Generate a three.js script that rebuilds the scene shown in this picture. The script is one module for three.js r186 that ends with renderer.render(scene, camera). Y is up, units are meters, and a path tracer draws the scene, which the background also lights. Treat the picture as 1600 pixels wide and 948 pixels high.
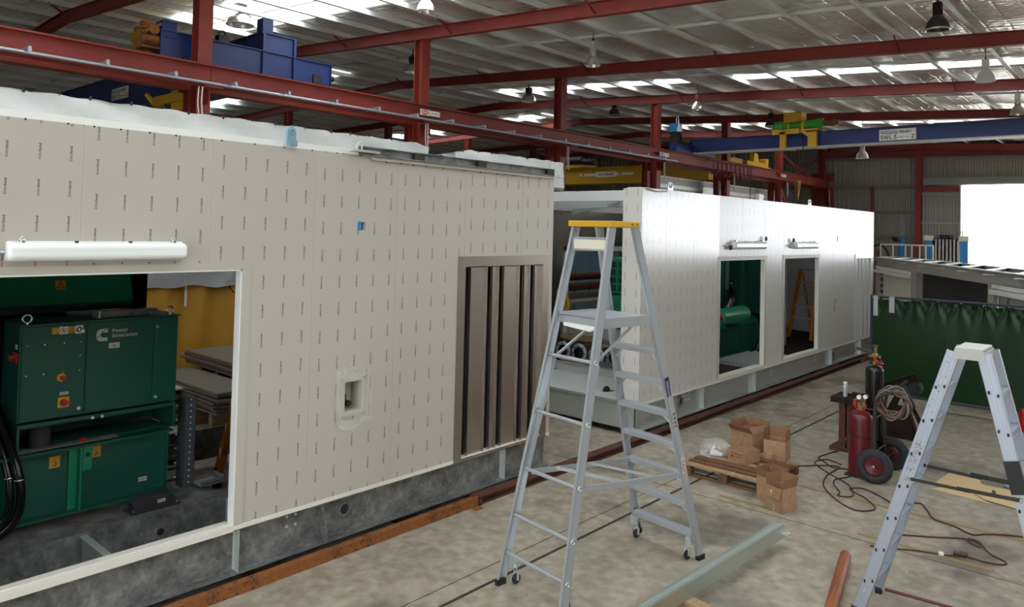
import * as THREE from 'three';
import { mergeGeometries } from 'three/addons/utils/BufferGeometryUtils.js';
import { RoundedBoxGeometry } from 'three/addons/geometries/RoundedBoxGeometry.js';
import { RectAreaLightUniformsLib } from 'three/addons/lights/RectAreaLightUniformsLib.js';

// ------------------------------------------------------------------ camera, sky, exposure
RectAreaLightUniformsLib.init();
const scene = new THREE.Scene();
const renderer = new THREE.WebGLRenderer({ antialias: true });
renderer.shadowMap.enabled = true;
renderer.toneMapping = THREE.LinearToneMapping;
renderer.toneMappingExposure = 0.5;
const SKY = 17.0;
scene.background = new THREE.Color().setRGB(0.94, 0.985, 1.06);
scene.backgroundIntensity = SKY;
const EYE = 3.1;
// a shift lens: the photograph's horizon lies above the middle of its frame
const FULLH = 1250.26, FULLW = FULLH * 1600 / 948;
const camera = new THREE.PerspectiveCamera(56.55, 1600 / 948, 0.05, 400);
camera.setViewOffset(FULLW, FULLH, (FULLW - 1600) / 2, FULLH - 948, 1600, 948);
camera.position.set(0, EYE, 0);
camera.quaternion.setFromRotationMatrix(new THREE.Matrix4().makeBasis(
  new THREE.Vector3(0.66554, 0.023987, 0.745977),
  new THREE.Vector3(-0.038425, 0.999259, 0.002151),
  new THREE.Vector3(-0.745372, -0.030095, 0.665969)));
scene.add(camera);

// ------------------------------------------------------------------ helpers
let seed = 20177;
const rnd = () => { seed = (seed * 1664525 + 1013904223) >>> 0; return seed / 4294967296; };
const rr = (a, b) => a + (b - a) * rnd();
const V = (x, y, z) => new THREE.Vector3(x, y, z);
const names = {};
function numbered(n) {
  names[n] = (names[n] || 0) + 1;
  return names[n] === 1 ? n : n + '_' + String(names[n] - 1).padStart(3, '0');
}
// uv in metres from the dominant axis of each face normal
function metric(g) {
  const p = g.attributes.position, n = g.attributes.normal, uv = new Float32Array(p.count * 2);
  for (let i = 0; i < p.count; i += 3) {
    let ax = 0, ay = 0, az = 0;
    for (let k = i; k < i + 3; k++) { ax += Math.abs(n.getX(k)); ay += Math.abs(n.getY(k)); az += Math.abs(n.getZ(k)); }
    for (let k = i; k < i + 3 && k < p.count; k++) {
      const x = p.getX(k), y = p.getY(k), z = p.getZ(k);
      if (ay >= ax && ay >= az) { uv[2 * k] = x; uv[2 * k + 1] = z; }
      else if (ax >= az) { uv[2 * k] = z; uv[2 * k + 1] = y; }
      else { uv[2 * k] = x; uv[2 * k + 1] = y; }
    }
  }
  g.setAttribute('uv', new THREE.BufferAttribute(uv, 2));
  return g;
}
function prep(list, raw) {
  list = (Array.isArray(list) ? list : [list]).flat(9).map((g) => {
    let h = g.index ? g.toNonIndexed() : g;
    for (const k of Object.keys(h.attributes)) if (!['position', 'normal', 'uv'].includes(k)) h.deleteAttribute(k);
    if (!h.attributes.normal) h.computeVertexNormals();
    h.morphAttributes = {};
    if (!raw) metric(h);
    return h;
  });
  return list.length === 1 ? list[0] : mergeGeometries(list, false);
}
function obj(name, geos, m, parent = scene, raw = false) {
  const o = new THREE.Mesh(prep(geos, raw), m);
  o.name = parent === scene ? numbered(name) : name;
  o.castShadow = o.receiveShadow = true;
  parent.add(o);
  return o;
}
function tag(o, label, category, group) {
  o.userData.label = label; o.userData.category = category;
  if (group) o.userData.group = group;
  return o;
}
function thing(name, label, category, pos = [0, 0, 0], turn = 0, group) {
  const o = new THREE.Group();
  o.name = numbered(name); scene.add(o);
  o.position.set(...pos); o.rotation.y = turn;
  return tag(o, label, category, group);
}
function struct(name, geos, m, parent = scene, raw = false) {
  const o = obj(name, geos, m, parent, raw);
  o.userData.kind = 'structure';
  return o;
}
function dup(root, pos, turn, label, group) {
  const r = root.clone(); r.name = numbered(root.name.replace(/_\d{3}$/, '')); scene.add(r);
  r.userData = { ...root.userData };
  r.position.set(...pos); r.rotation.y = turn;
  if (label) r.userData.label = label;
  if (group) r.userData.group = group;
  return r;
}
// geometry makers -------------------------------------------------
const bx = (w, h, d, x = 0, y = 0, z = 0, ry = 0, rx = 0, rz = 0) => {
  const g = new THREE.BoxGeometry(w, h, d);
  if (rx) g.rotateX(rx); if (rz) g.rotateZ(rz); if (ry) g.rotateY(ry);
  return g.translate(x, y, z);
};
const span = (x0, x1, y0, y1, z0, z1) => bx(Math.abs(x1 - x0), Math.abs(y1 - y0), Math.abs(z1 - z0), (x0 + x1) / 2, (y0 + y1) / 2, (z0 + z1) / 2);
const rb = (w, h, d, r, x = 0, y = 0, z = 0, ry = 0, seg = 1) => {
  const g = new RoundedBoxGeometry(w, h, d, seg, Math.min(r, w / 2.01, h / 2.01, d / 2.01));
  if (ry) g.rotateY(ry);
  return g.translate(x, y, z);
};
const rspan = (x0, x1, y0, y1, z0, z1, r = 0.006) => rb(Math.abs(x1 - x0), Math.abs(y1 - y0), Math.abs(z1 - z0), r, (x0 + x1) / 2, (y0 + y1) / 2, (z0 + z1) / 2);
const cyl = (r0, r1, h, x = 0, y = 0, z = 0, seg = 20, axis = 'y', open = false) => {
  const g = new THREE.CylinderGeometry(r0, r1, h, seg, 1, open);
  if (axis === 'x') g.rotateZ(-Math.PI / 2);
  if (axis === 'z') g.rotateX(Math.PI / 2);
  return g.translate(x, y, z);
};
function frameOf(p, q, ref) {
  const y = q.clone().sub(p), L = y.length(); y.normalize();
  let x = ref.clone().sub(y.clone().multiplyScalar(ref.dot(y)));
  if (x.lengthSq() < 1e-6) x = V(1, 0, 0).sub(y.clone().multiplyScalar(y.x));
  x.normalize();
  const z = x.clone().cross(y);
  return { m: new THREE.Matrix4().makeBasis(x, y, z).setPosition(p.clone().add(q).multiplyScalar(0.5)), L };
}
// a straight bar from p to q; w across ref, d across the other way; ox, oz shift it sideways
function bar(p, q, w, d, ref = V(0, 1, 0), ox = 0, oz = 0) {
  const { m, L } = frameOf(p, q, ref);
  return new THREE.BoxGeometry(w, L, d).translate(ox, 0, oz).applyMatrix4(m);
}
// channel: web faces along +ref, flanges point to -ref (width w across z, depth d)
function chan(p, q, w, d, t, ref) {
  return [bar(p, q, t, w, ref, d / 2 - t / 2, 0), bar(p, q, d, t, ref, 0, w / 2 - t / 2), bar(p, q, d, t, ref, 0, -w / 2 + t / 2)];
}
function ibeam(p, q, w, h, tf, tw, ref) { // ref = direction of the depth h
  return [bar(p, q, tf, w, ref, h / 2 - tf / 2), bar(p, q, tf, w, ref, -h / 2 + tf / 2), bar(p, q, h - 2 * tf, tw, ref)];
}
function rod(p, q, r, seg = 10) {
  const { m, L } = frameOf(p, q, V(0.31, 0.2, 0.93));
  return new THREE.CylinderGeometry(r, r, L, seg).applyMatrix4(m);
}
const tube = (pts, r, n = 0, seg = 8, closed = false) => new THREE.TubeGeometry(new THREE.CatmullRomCurve3(pts.map((p) => Array.isArray(p) ? V(...p) : p), closed, 'centripetal'), n || pts.length * 8, r, seg, closed);
const lathe = (pts, seg = 28, x = 0, y = 0, z = 0) => new THREE.LatheGeometry(pts.map(([a, b]) => new THREE.Vector2(a, b)), seg).translate(x, y, z);
const torus = (R, r, x, y, z, axis = 'z', a = 16, b = 28) => {
  const g = new THREE.TorusGeometry(R, r, a, b);
  if (axis === 'x') g.rotateY(Math.PI / 2);
  if (axis === 'y') g.rotateX(Math.PI / 2);
  return g.translate(x, y, z);
};
function prism(pts, depth, bevel = 0) { // polygon in xy, extruded along +z
  const s = new THREE.Shape(pts.map(([a, b]) => new THREE.Vector2(a, b)));
  return new THREE.ExtrudeGeometry(s, { depth, bevelEnabled: bevel > 0, bevelSize: bevel, bevelThickness: bevel, bevelSegments: 1, steps: 1 });
}
// rectangle minus rectangular holes -> list of rectangles [x0,x1,y0,y1]
function cut(rect, holes) {
  let out = [rect];
  for (const [a, b, c, d] of holes) {
    const next = [];
    for (const [x0, x1, y0, y1] of out) {
      if (a >= x1 || b <= x0 || c >= y1 || d <= y0) { next.push([x0, x1, y0, y1]); continue; }
      if (a > x0) next.push([x0, a, y0, y1]);
      if (b < x1) next.push([b, x1, y0, y1]);
      const l = Math.max(x0, a), r = Math.min(x1, b);
      if (c > y0) next.push([l, r, y0, c]);
      if (d < y1) next.push([l, r, d, y1]);
    }
    out = next;
  }
  return out;
}
// ------------------------------------------------------------------ textures
function lattice(s) { const t = new Float32Array(65536); let q = s >>> 0; for (let i = 0; i < 65536; i++) { q = (q * 1664525 + 1013904223) >>> 0; t[i] = q / 4294967296; } return t; }
const LT = lattice(77);
function vn(x, y, per) { // value noise, period per
  const xi = Math.floor(x), yi = Math.floor(y), fx = x - xi, fy = y - yi;
  const w = (a) => ((a % per) + per) % per, h = (a, b) => LT[(w(a) * 73 + w(b) * 257 * 3 + per * 911) & 65535];
  const u = fx * fx * (3 - 2 * fx), v = fy * fy * (3 - 2 * fy);
  return (h(xi, yi) * (1 - u) + h(xi + 1, yi) * u) * (1 - v) + (h(xi, yi + 1) * (1 - u) + h(xi + 1, yi + 1) * u) * v;
}
function fbm(u, v, per, oct = 4) { let a = 0.5, s = 0, n = 0; for (let o = 0; o < oct; o++) { s += a * vn(u * per, v * per, per); n += a; a *= 0.5; per *= 2; } return s / n; }
function dtex(n, f, metres, srgb = true, nv = n, metresV = metres) {
  const d = new Uint8Array(n * nv * 4);
  for (let j = 0; j < nv; j++) for (let i = 0; i < n; i++) {
    const c = f(i / n, j / nv), k = (j * n + i) * 4;
    for (let e = 0; e < 3; e++) d[k + e] = Math.max(0, Math.min(255, Array.isArray(c) ? c[e] : c));
    d[k + 3] = 255;
  }
  const t = new THREE.DataTexture(d, n, nv);
  t.wrapS = t.wrapT = THREE.RepeatWrapping; t.magFilter = THREE.LinearFilter; t.minFilter = THREE.LinearMipmapLinearFilter; t.generateMipmaps = true;
  if (srgb) t.colorSpace = THREE.SRGBColorSpace;
  t.repeat.set(1 / metres, 1 / metresV); t.needsUpdate = true;
  return t;
}
function ctex(w, h, draw, mw, mh) {
  const c = document.createElement('canvas'); c.width = w; c.height = h;
  draw(c.getContext('2d'), w, h);
  const t = new THREE.CanvasTexture(c); t.colorSpace = THREE.SRGBColorSpace; t.wrapS = t.wrapT = THREE.RepeatWrapping;
  if (mw) t.repeat.set(1 / mw, 1 / mh);
  return t;
}
const std = (o) => new THREE.MeshStandardMaterial(o);
const phys = (o) => new THREE.MeshPhysicalMaterial(o);
const mixc = (a, b, t) => a.map((x, i) => x + (b[i] - x) * t);

const floorTex = dtex(2048, (u, v) => {
  const big = fbm(u, v, 6, 5), mid = fbm(u + 0.3, v + 0.7, 40, 4), fine = fbm(u, v, 300, 3), streak = fbm(u * 1, v, 90, 2);
  let t = 0.55 * big + 0.3 * mid + 0.15 * streak, c = mixc([136, 126, 110], [159, 149, 132], Math.max(0, Math.min(1, (t - 0.32) * 2.6)));
  const s = (fine - 0.5) * 48; c = c.map((x) => x + s);
  const stain = fbm(u + 0.11, v + 0.47, 22, 4); if (stain > 0.64) c = c.map((x) => x * (1 - Math.min(0.26, (stain - 0.64) * 2.2)));
  const chip = vn(u * 700, v * 700, 700); if (chip > 0.985) c = [196, 190, 180];
  return c;
}, 24);
const floorBump = dtex(512, (u, v) => 90 + 120 * fbm(u, v, 24, 4), 1.4, false);
const galvTex = dtex(512, (u, v) => { // soft spangle and handling marks
  const a = fbm(u, v, 9, 4), b = fbm(u + 0.4, v, 40, 3), s = vn(u * 90, v * 90, 90);
  const g = 122 + 90 * (a - 0.5) + 40 * (b - 0.5) + 14 * (s - 0.5); return [g, g * 1.0, g * 0.985];
}, 1.3);
const galvRough = dtex(256, (u, v) => 120 + 90 * (fbm(u, v, 8, 4) - 0.5), 1.1, false);
const foilBump = dtex(1024, (u, v) => { // laminated foil laid over mesh: ribs along one way, crinkles
  const warp = fbm(u, v, 10, 3) * 0.018;
  const rib = Math.pow(Math.abs(Math.sin((u + warp) * Math.PI * 24)), 6);
  const wire = Math.pow(Math.abs(Math.cos(v * Math.PI * 10)), 60);
  return 70 + 85 * fbm(u * 1, v, 34, 4) + 55 * rib - 40 * wire + 30 * (fbm(u, v, 6, 2) - 0.5);
}, 3, false);
const woodTex = dtex(512, (u, v) => {
  const g = fbm(u * 1 + 0.02 * Math.sin(v * 20), v, 4, 2), s = vn(u * 8 + 3 * g, v * 120, 120), f = fbm(u, v, 128, 2);
  return mixc([118, 92, 66], [190, 160, 122], 0.55 * s + 0.35 * g + 0.2 * f - 0.05);
}, 1.0);
const cardTex = dtex(256, (u, v) => { const a = fbm(u, v, 12, 4), l = 0.5 + 0.5 * Math.sin(v * Math.PI * 2 * 64); return mixc([152, 116, 88], [180, 144, 114], a + 0.06 * (l - 0.5)); }, 0.5);
const rustTex = dtex(512, (u, v) => { const a = fbm(u, v, 7, 5), b = fbm(u + 0.2, v + 0.1, 40, 3); return mixc([52, 30, 22], [112, 62, 38], 0.7 * a + 0.3 * b); }, 0.8);
const redTex = dtex(512, (u, v) => { const a = fbm(u, v, 6, 5), b = fbm(u + 0.6, v, 50, 2); return mixc([112, 34, 25], [144, 50, 37], 0.75 * a + 0.25 * b); }, 2.2);
const orangeTex = dtex(512, (u, v) => { const a = fbm(u, v, 8, 5), s = fbm(u, v, 60, 3); return a > 0.6 && s > 0.5 ? [78, 52, 34] : mixc([112, 64, 24], [148, 90, 36], s); }, 1.2);
const blueTex = dtex(256, (u, v) => { const a = fbm(u, v, 6, 5); return mixc([22, 40, 92], [34, 56, 116], a); }, 2.5);
const blotch = dtex(256, (u, v) => 60 + 140 * fbm(u, v, 8, 4), 0.7, false);
const panelFace = (up, ink = '#131110', mid = "#7e3420", base = '#b5aea2') => ctex(200, 256, (c, w, h) => { // protective film printed with the sheet maker's name
  c.fillStyle = base; c.fillRect(0, 0, w, h);
  c.save(); c.translate(w / 2, h / 2); c.rotate(up ? -Math.PI / 2 : Math.PI / 2);
  c.font = 'bold 23px sans-serif'; c.textBaseline = 'middle';
  const bits = [['C', ink], ['olor', mid], ['bond', ink]]; let x = -55;
  for (const [t, col] of bits) { c.fillStyle = col; c.fillText(t, x, 0); x += c.measureText(t).width; }
  c.restore();
}, 0.2, 0.256);

// ------------------------------------------------------------------ materials
const M = {
  floor: std({ map: floorTex, bumpMap: floorBump, bumpScale: 0.004, roughness: 0.72 }),
  ground: std({ color: 0xb9b4aa, roughness: 0.95 }),
  line: std({ color: 0x8a7145, roughness: 0.8, bumpMap: floorBump, bumpScale: 0.003 }),
  joint: std({ color: 0x2e2a26, roughness: 0.95 }),
  cladding: std({ color: 0x8d8a82, roughness: 0.6 }),
  claddingPale: std({ color: 0xb5b3ae, roughness: 0.55 }),
  girtWall: std({ color: 0x8b8c88, metalness: 0.35, roughness: 0.55 }),
  girt: std({ color: 0xdadcda, metalness: 0.35, roughness: 0.5, bumpMap: blotch, bumpScale: 0.001 }),
  foil: std({ color: 0xf0ebe3, metalness: 0.86, roughness: 0.28, bumpMap: foilBump, bumpScale: 0.095 }),
  skylight: phys({ color: 0xf4f6f4, transmission: 0.95, roughness: 0.35, thickness: 0, ior: 1.2 }),
  red: std({ map: redTex, roughness: 0.55 }),
  rust: std({ map: rustTex, roughness: 0.85 }),
  orange: std({ map: orangeTex, roughness: 0.7 }),
  blue: std({ map: blueTex, roughness: 0.45 }),
  blueBright: std({ color: 0x1f7fc0, roughness: 0.45 }),
  yellow: std({ color: 0xc79a20, roughness: 0.5 }),
  lime: std({ color: 0x3fae35, roughness: 0.45 }),
  galv: std({ map: galvTex, metalness: 0.4, roughness: 0.5 }),
  galvBeam: std({ color: 0xc3ccc6, metalness: 0.92, roughness: 0.3, bumpMap: blotch, bumpScale: 0.001 }),
  galvLit: std({ color: 0xb7b9b5, metalness: 0.5, roughness: 0.42, roughnessMap: galvRough, bumpMap: blotch, bumpScale: 0.0015 }),  // base frame galv lightened, doorway light painted into the colour
  steelGrey: std({ color: 0x62676c, metalness: 0.4, roughness: 0.5 }),
  galvBright: std({ color: 0xccd3cf, metalness: 0.6, roughness: 0.32, bumpMap: blotch, bumpScale: 0.001 }),
  galvLouvre: std({ color: 0xb0a9a0, metalness: 0.95, roughness: 0.27, roughnessMap: null, bumpMap: blotch, bumpScale: 0.0006 }),
  alu: std({ color: 0xbdc1c6, metalness: 0.6, roughness: 0.32 }),
  aluDull: std({ color: 0xabb1bb, metalness: 0.75, roughness: 0.5, bumpMap: blotch, bumpScale: 0.0012 }),
  chrome: std({ color: 0xd8d8d6, metalness: 1, roughness: 0.16 }),
  filmUp: std({ map: panelFace(true), roughness: 0.34 }),
  filmDown: std({ map: panelFace(false), roughness: 0.34 }),
  litFilmGlare: phys({ map: panelFace(false, '#6a665f', '#786a60', '#cfcbc3'), roughness: 0.17, ior: 1.7 }),  // same film, base lightened for doorway light, ior raised for stronger glare
  glossWhite: phys({ color: 0xd8d8d4, roughness: 0.25 }),
  litFilmSoft: phys({ map: panelFace(false, '#7a766f', '#857266', '#d2cfc9'), roughness: 0.25, ior: 1.42 }),  // same film too, doorway light painted into pale base and faded ink
  core: std({ color: 0xd8d3c6, roughness: 0.6 }),
  trim: std({ color: 0xb5afa2, roughness: 0.45 }),
  trimWhite: std({ color: 0xe3e3de, roughness: 0.4 }),
  tarp: std({ color: 0xc8c9c7, roughness: 0.5, bumpMap: blotch, bumpScale: 0.008 }),
  silver: std({ color: 0xb9babb, roughness: 0.4, metalness: 0.25, bumpMap: blotch, bumpScale: 0.03 }),
  green: std({ color: 0x02483a, roughness: 0.52 }),
  greenDark: std({ color: 0x063428, roughness: 0.5 }),
  teal: std({ color: 0x0f7a58, roughness: 0.35 }),
  black: std({ color: 0x151515, roughness: 0.6 }),
  blackGloss: std({ color: 0x0c0c0d, roughness: 0.22 }),
  rubber: std({ color: 0x26262a, roughness: 0.8 }),
  steelDark: std({ color: 0x3a3531, metalness: 0.5, roughness: 0.6 }),
  grime: std({ map: rustTex, color: 0x6f6a66, roughness: 0.75, metalness: 0.3 }),
  wood: std({ map: woodTex, roughness: 0.85 }),
  woodOld: std({ map: woodTex, color: 0xb09a84, roughness: 0.9 }),
  card: std({ map: cardTex, roughness: 0.9 }),
  cardIn: std({ map: cardTex, color: 0xd8cabb, roughness: 0.92 }),
  white: std({ color: 0xe6e6e2, roughness: 0.4 }),
  cream: std({ color: 0xd9d3c0, roughness: 0.55 }),
  lens: phys({ color: 0xeef0ee, roughness: 0.35, clearcoat: 0.4 }),
  redPaint: std({ color: 0x58101a, roughness: 0.35 }),
  redBright: std({ color: 0xa81818, roughness: 0.4 }),
  brass: std({ color: 0x8c6c3c, metalness: 0.8, roughness: 0.4 }),
  fibre: std({ color: 0xc07a1c, roughness: 0.5 }),
  yellowCurtain: phys({ color: 0xdca63c, roughness: 0.5, transmission: 0.3, thickness: 0 }),
  greenCurtain: phys({ color: 0x04300b, roughness: 0.33, specularIntensity: 0.6 }),
  cardFlat: std({ color: 0xc9ac82, roughness: 0.9 }),
  navy: std({ color: 0x2b3145, roughness: 0.45 }),
  hose: std({ color: 0x7a5a50, roughness: 0.7 }),
  pole: std({ map: woodTex, color: 0xd8946a, roughness: 0.6 }),
  lugBlue: std({ color: 0x86a9b8, metalness: 0.5, roughness: 0.4 }),
  boardGrey: std({ color: 0x756d62, roughness: 0.6 }),
  copper: std({ map: rustTex, color: 0xe09a78, roughness: 0.5, metalness: 0.25 }),
  cableBrown: std({ color: 0x4a2c1f, roughness: 0.6 }),
  clear: phys({ color: 0xffffff, transmission: 0.9, roughness: 0.12, thickness: 0, ior: 1.35 }),
  greyFrame: std({ color: 0xa8a29a, roughness: 0.55, metalness: 0.2 }),
  darkVoid: std({ color: 0x1d1c20, roughness: 0.7 }),
  shade: std({ color: 0x2b2725, roughness: 0.4 }),
  lampAlu: std({ color: 0xcfcdc8, metalness: 0.9, roughness: 0.3, side: THREE.DoubleSide }),
};
function signMat(w, h, draw, opt = {}) { return std({ map: ctex(w, h, draw), roughness: 0.5, ...opt }); }
// ------------------------------------------------------------------ building shell
const XF = 29.25, XB = -9.5, ZN = 9.0, ZL = -29.0, ZR = -15.62;
const yRaft = (z) => z > ZR ? 5.93 + 0.0622 * (-1.8 - z) : 6.79 - 0.027 * (ZR - z); // rafter underside
const yRoof = (z) => yRaft(z) + 0.32;
const frames = [-3, -2, -1, 0, 1, 2, 3, 4, 5, 6].map((k) => k * 4.015 + 4.73); // frame spacing

// floor with saw-cut joints and worn yellow lines
const floor = struct('floor', bx(XF - XB + 0.6, 0.3, ZN - ZL + 0.6, (XF + XB) / 2, -0.15, (ZN + ZL) / 2), M.floor);
for (const x of [1.1, 8.2, 15.3, 22.4]) obj('floor_joint', span(x - 0.004, x + 0.004, -0.01, 0.0015, ZL, ZN), M.joint, floor);
obj('floor_joint', span(XB, XF, -0.01, 0.0015, -4.512, -4.478), M.joint, floor);
for (const z of [-4.72, -12.4, 3.6]) obj('floor_joint', span(XB, XF, -0.01, 0.0015, z - 0.004, z + 0.004), M.joint, floor);
function wornLine(x, z0, z1, w, keep) {
  const gs = []; let z = z0;
  while (z < z1) { const l = rr(0.12, 0.6); if (rnd() < keep) { const s = rr(0.5, 1) * w, o = rr(-0.2, 0.2) * (w - s); gs.push(span(x + o - s / 2, x + o + s / 2, -0.01, 0.002, z, Math.min(z1, z + l))); } z += l; }
  return gs;
}
obj('floor_line', wornLine(9.4, -3.6, 5, 0.075, 0.97), M.line, floor);
obj('floor_line', wornLine(8.36, -4.05, 5, 0.07, 0.6), M.line, floor);
obj('floor_line', wornLine(9.4, -4.6, -3.6, 0.06, 0.8), M.line, floor);
// little pale scraps of debris nobody could count
{
  const gs = []; for (let i = 0; i < 90; i++) { const s = rr(0.005, 0.016); gs.push(bx(s, 0.004, s * rr(0.4, 1), rr(2.5, 13), 0.002, rr(-5.6, 0), rr(0, 3))); }
  const d = obj('floor_debris', gs, M.boardGrey, floor); d.userData.kind = 'stuff';
}
// profiled wall sheet in the plane x = const (along z) or z = const (along x)
function ribs(a0, a1, y0, y1, pitch, depth, place) {
  const pos = [], n = Math.max(1, Math.round((a1 - a0) / pitch)), st = (a1 - a0) / n, line = [];
  for (let i = 0; i < n; i++) for (const [f, d] of [[0, 0], [0.42, 0], [0.56, depth], [0.86, depth]]) line.push([a0 + (i + f) * st, d]);
  line.push([a1, 0]);
  for (let i = 0; i + 1 < line.length; i++) {
    const [a, d] = line[i], [b, e] = line[i + 1];
    const P = [place(a, y0, d), place(b, y0, e), place(b, y1, e), place(a, y1, d)];
    for (const k of [0, 1, 2, 0, 2, 3]) pos.push(...P[k]);
  }
  const g = new THREE.BufferGeometry(); g.setAttribute('position', new THREE.Float32BufferAttribute(pos, 3)); g.computeVertexNormals(); return g;
}
const farRib = (z0, z1, y0, y1) => ribs(z0, z1, y0, y1, 0.17, 0.035, (a, y, d) => [XF - 0.01 - d, y, a]);
const DOOR = [-5.5, 7.6, 0, 4.98];
const roofTop = 7.4;
const wf = struct('wall_far', cut([ZL - 0.3, ZN + 0.3, 0, roofTop], [DOOR]).map(([a, b, c, d]) => span(XF, XF + 0.12, c, d, a, b)), M.cladding);
for (const [z0, z1, y0, y1] of [[ZL, -20, 0, 7.1], [-20, -10, 0, 7.1], [-10, -6.7, 0, 6.75], [-6.7, -5.5, 0, 4.98], [-6.7, -2, 4.98, 6.6], [-2, 3, 4.98, 6.3], [3, ZN, 4.98, 6]])
  obj('cladding_sheet', farRib(z0, z1, y0, y1), M.cladding, wf);
for (const [z0, z1, y] of [[ZL, -6.7, 2.0], [ZL, -6.7, 3.14], [ZL, -6.7, 4.05], [ZL, -6.7, 4.95], [ZL, ZN, 6.02], [-6.7, -5.5, 3.67]])
  obj('girt', [span(XF - 0.16, XF - 0.05, y - 0.05, y - 0.035, z0, z1), span(XF - 0.07, XF - 0.05, y - 0.05, y + 0.05, z0, z1), span(XF - 0.16, XF - 0.05, y + 0.035, y + 0.05, z0, z1)], M.girtWall, wf);
obj('door_header', [span(XF - 0.3, XF - 0.05, 5.0, 5.22, -6.6, ZN), span(XF - 0.38, XF - 0.3, 4.98, 5.08, -6.6, ZN)], M.girtWall, wf);
obj('eave_beam', ibeam(V(XF - 0.25, 6.2, -10), V(XF - 0.25, 5.65, ZN), 0.16, 0.22, 0.014, 0.01, V(0, 1, 0)), M.red, wf);
obj('wall_post', ibeam(V(XF - 0.24, 0, -6.75), V(XF - 0.24, 6.2, -6.75), 0.2, 0.2, 0.014, 0.01, V(1, 0, 0)), M.red, wf);
obj('wall_post', ibeam(V(XF - 0.15, 0, -8.3), V(XF - 0.15, 4.95, -8.3), 0.1, 0.1, 0.01, 0.008, V(1, 0, 0)), M.red, wf);
obj('wall_post', ibeam(V(XF - 0.24, 0, -15.6), V(XF - 0.24, 6.8, -15.6), 0.2, 0.2, 0.014, 0.01, V(1, 0, 0)), M.red, wf);
{ // sliding door leaf parked beside the doorway
  const d = struct('door_1', [span(XF - 0.3, XF - 0.26, 0.05, 4.9, -6.62, -5.46)], M.cladding);
  obj('cladding_sheet', ribs(-6.6, -5.5, 0.1, 4.72, 0.17, 0.03, (a, y, e) => [XF - 0.305 - e, y, a]), M.cladding, d);
  for (const y of [0.12, 1.9, 3.67, 4.66]) obj('rail', span(XF - 0.4, XF - 0.3, y - 0.05, y + 0.05, -6.62, -5.46), M.girtWall, d);
  obj('top_rail', span(XF - 0.42, XF - 0.28, 4.76, 4.92, -6.62, -5.46), M.red, d);
  obj('edge_stile', span(XF - 0.36, XF - 0.26, 0.05, 4.9, -5.5, -5.44), M.girtWall, d);
}
// other walls of the shed
struct('wall_left', [span(XB - 0.1, XF + 0.1, 0, 7.0, ZL - 0.15, ZL), ribs(XB, XF, 0, 6.7, 0.17, 0.035, (a, y, d) => [a, y, ZL + 0.01 + d])], M.claddingPale);
struct('wall_right', [span(XB - 0.1, XF + 0.1, 0, 6.4, ZN, ZN + 0.15), ribs(XB, XF, 0, 5.5, 0.17, 0.035, (a, y, d) => [a, y, ZN - 0.01 - d])], M.claddingPale);
struct('wall_back', cut([ZL - 0.2, ZN + 0.2, 0, roofTop], [[-4.5, 5.0, 0, 4.2]]).map(([a, b, c, d]) => span(XB - 0.15, XB, c, d, a, b)), M.claddingPale);

// roof: deck, foil underlay, skylight strips, purlins, rafters
const strips = [[-6.6, -5.4], [-2.4, -1.2], [1.5, 3.0], [6.15, 7.7], [15.35, 16.1], [23.6, 24.35]];  // leading entries are unseen skylights added for light, the rest are seen
const slopes = [[ZR, ZN + 0.15], [ZL - 0.15, ZR]];
const holes = [];
for (const [a, b] of strips) {
  const w = b - a > 1;
  if (b < 4) { holes.push([a, b, b > 0 ? -9.2 : -14.6, 7]); continue; }  // added light strips, out of view
  holes.push(...(w ? [[a, b, -14.6, 7]] : [[a, b, -14.9, -8.6], [a, b, -7.55, 7]]));
}
for (const [a, b] of [[10.9, 11.75], [19.6, 20.6]]) holes.push([a, b, -19.0, -16.2], [a, b, -24.5, -20.4]);
const onSlope = (x0, x1, z0, z1, up, th) => { // slab that follows the roof pitch
  const g = span(x0, x1, 0, th, z0, z1), p = g.attributes.position;
  for (let i = 0; i < p.count; i++) p.setY(i, p.getY(i) + up + yRoof(p.getZ(i)));
  g.computeVertexNormals(); return g;
};
const deck = [];
for (const [z0, z1] of slopes) for (const [a, b, c, d] of cut([XB - 0.15, XF + 0.15, z0, z1], holes)) deck.push(onSlope(a, b, c, d, 0.045, 0.05));
const ceiling = struct('ceiling', deck, M.claddingPale);
function foilPiece(x0, x1, z0, z1) {
  const nx = Math.max(1, Math.round((x1 - x0) / 0.22)), nz = Math.max(1, Math.round((z1 - z0) / 0.22));
  const g = new THREE.PlaneGeometry(x1 - x0, z1 - z0, nx, nz).rotateX(Math.PI / 2).translate((x0 + x1) / 2, 0, (z0 + z1) / 2);
  const p = g.attributes.position, uv = g.attributes.uv;
  for (let i = 0; i < p.count; i++) {
    const x = p.getX(i), z = p.getZ(i), edge = (Math.abs(x - x0) < 1e-4 || Math.abs(x - x1) < 1e-4 || Math.abs(z - z0) < 1e-4 || Math.abs(z - z1) < 1e-4) ? 0 : 1;
    const sag = Math.sin((z + 2.25) * Math.PI) ** 2;
    p.setY(i, yRoof(z) + 0.012 - edge * (0.03 * sag + 0.05 * (fbm(x / 40 + 0.5, z / 40 + 0.9, 60, 3) - 0.4)));
    uv.setXY(i, x / 3, z / 3);
  }
  g.computeVertexNormals(); return g;
}
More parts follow.
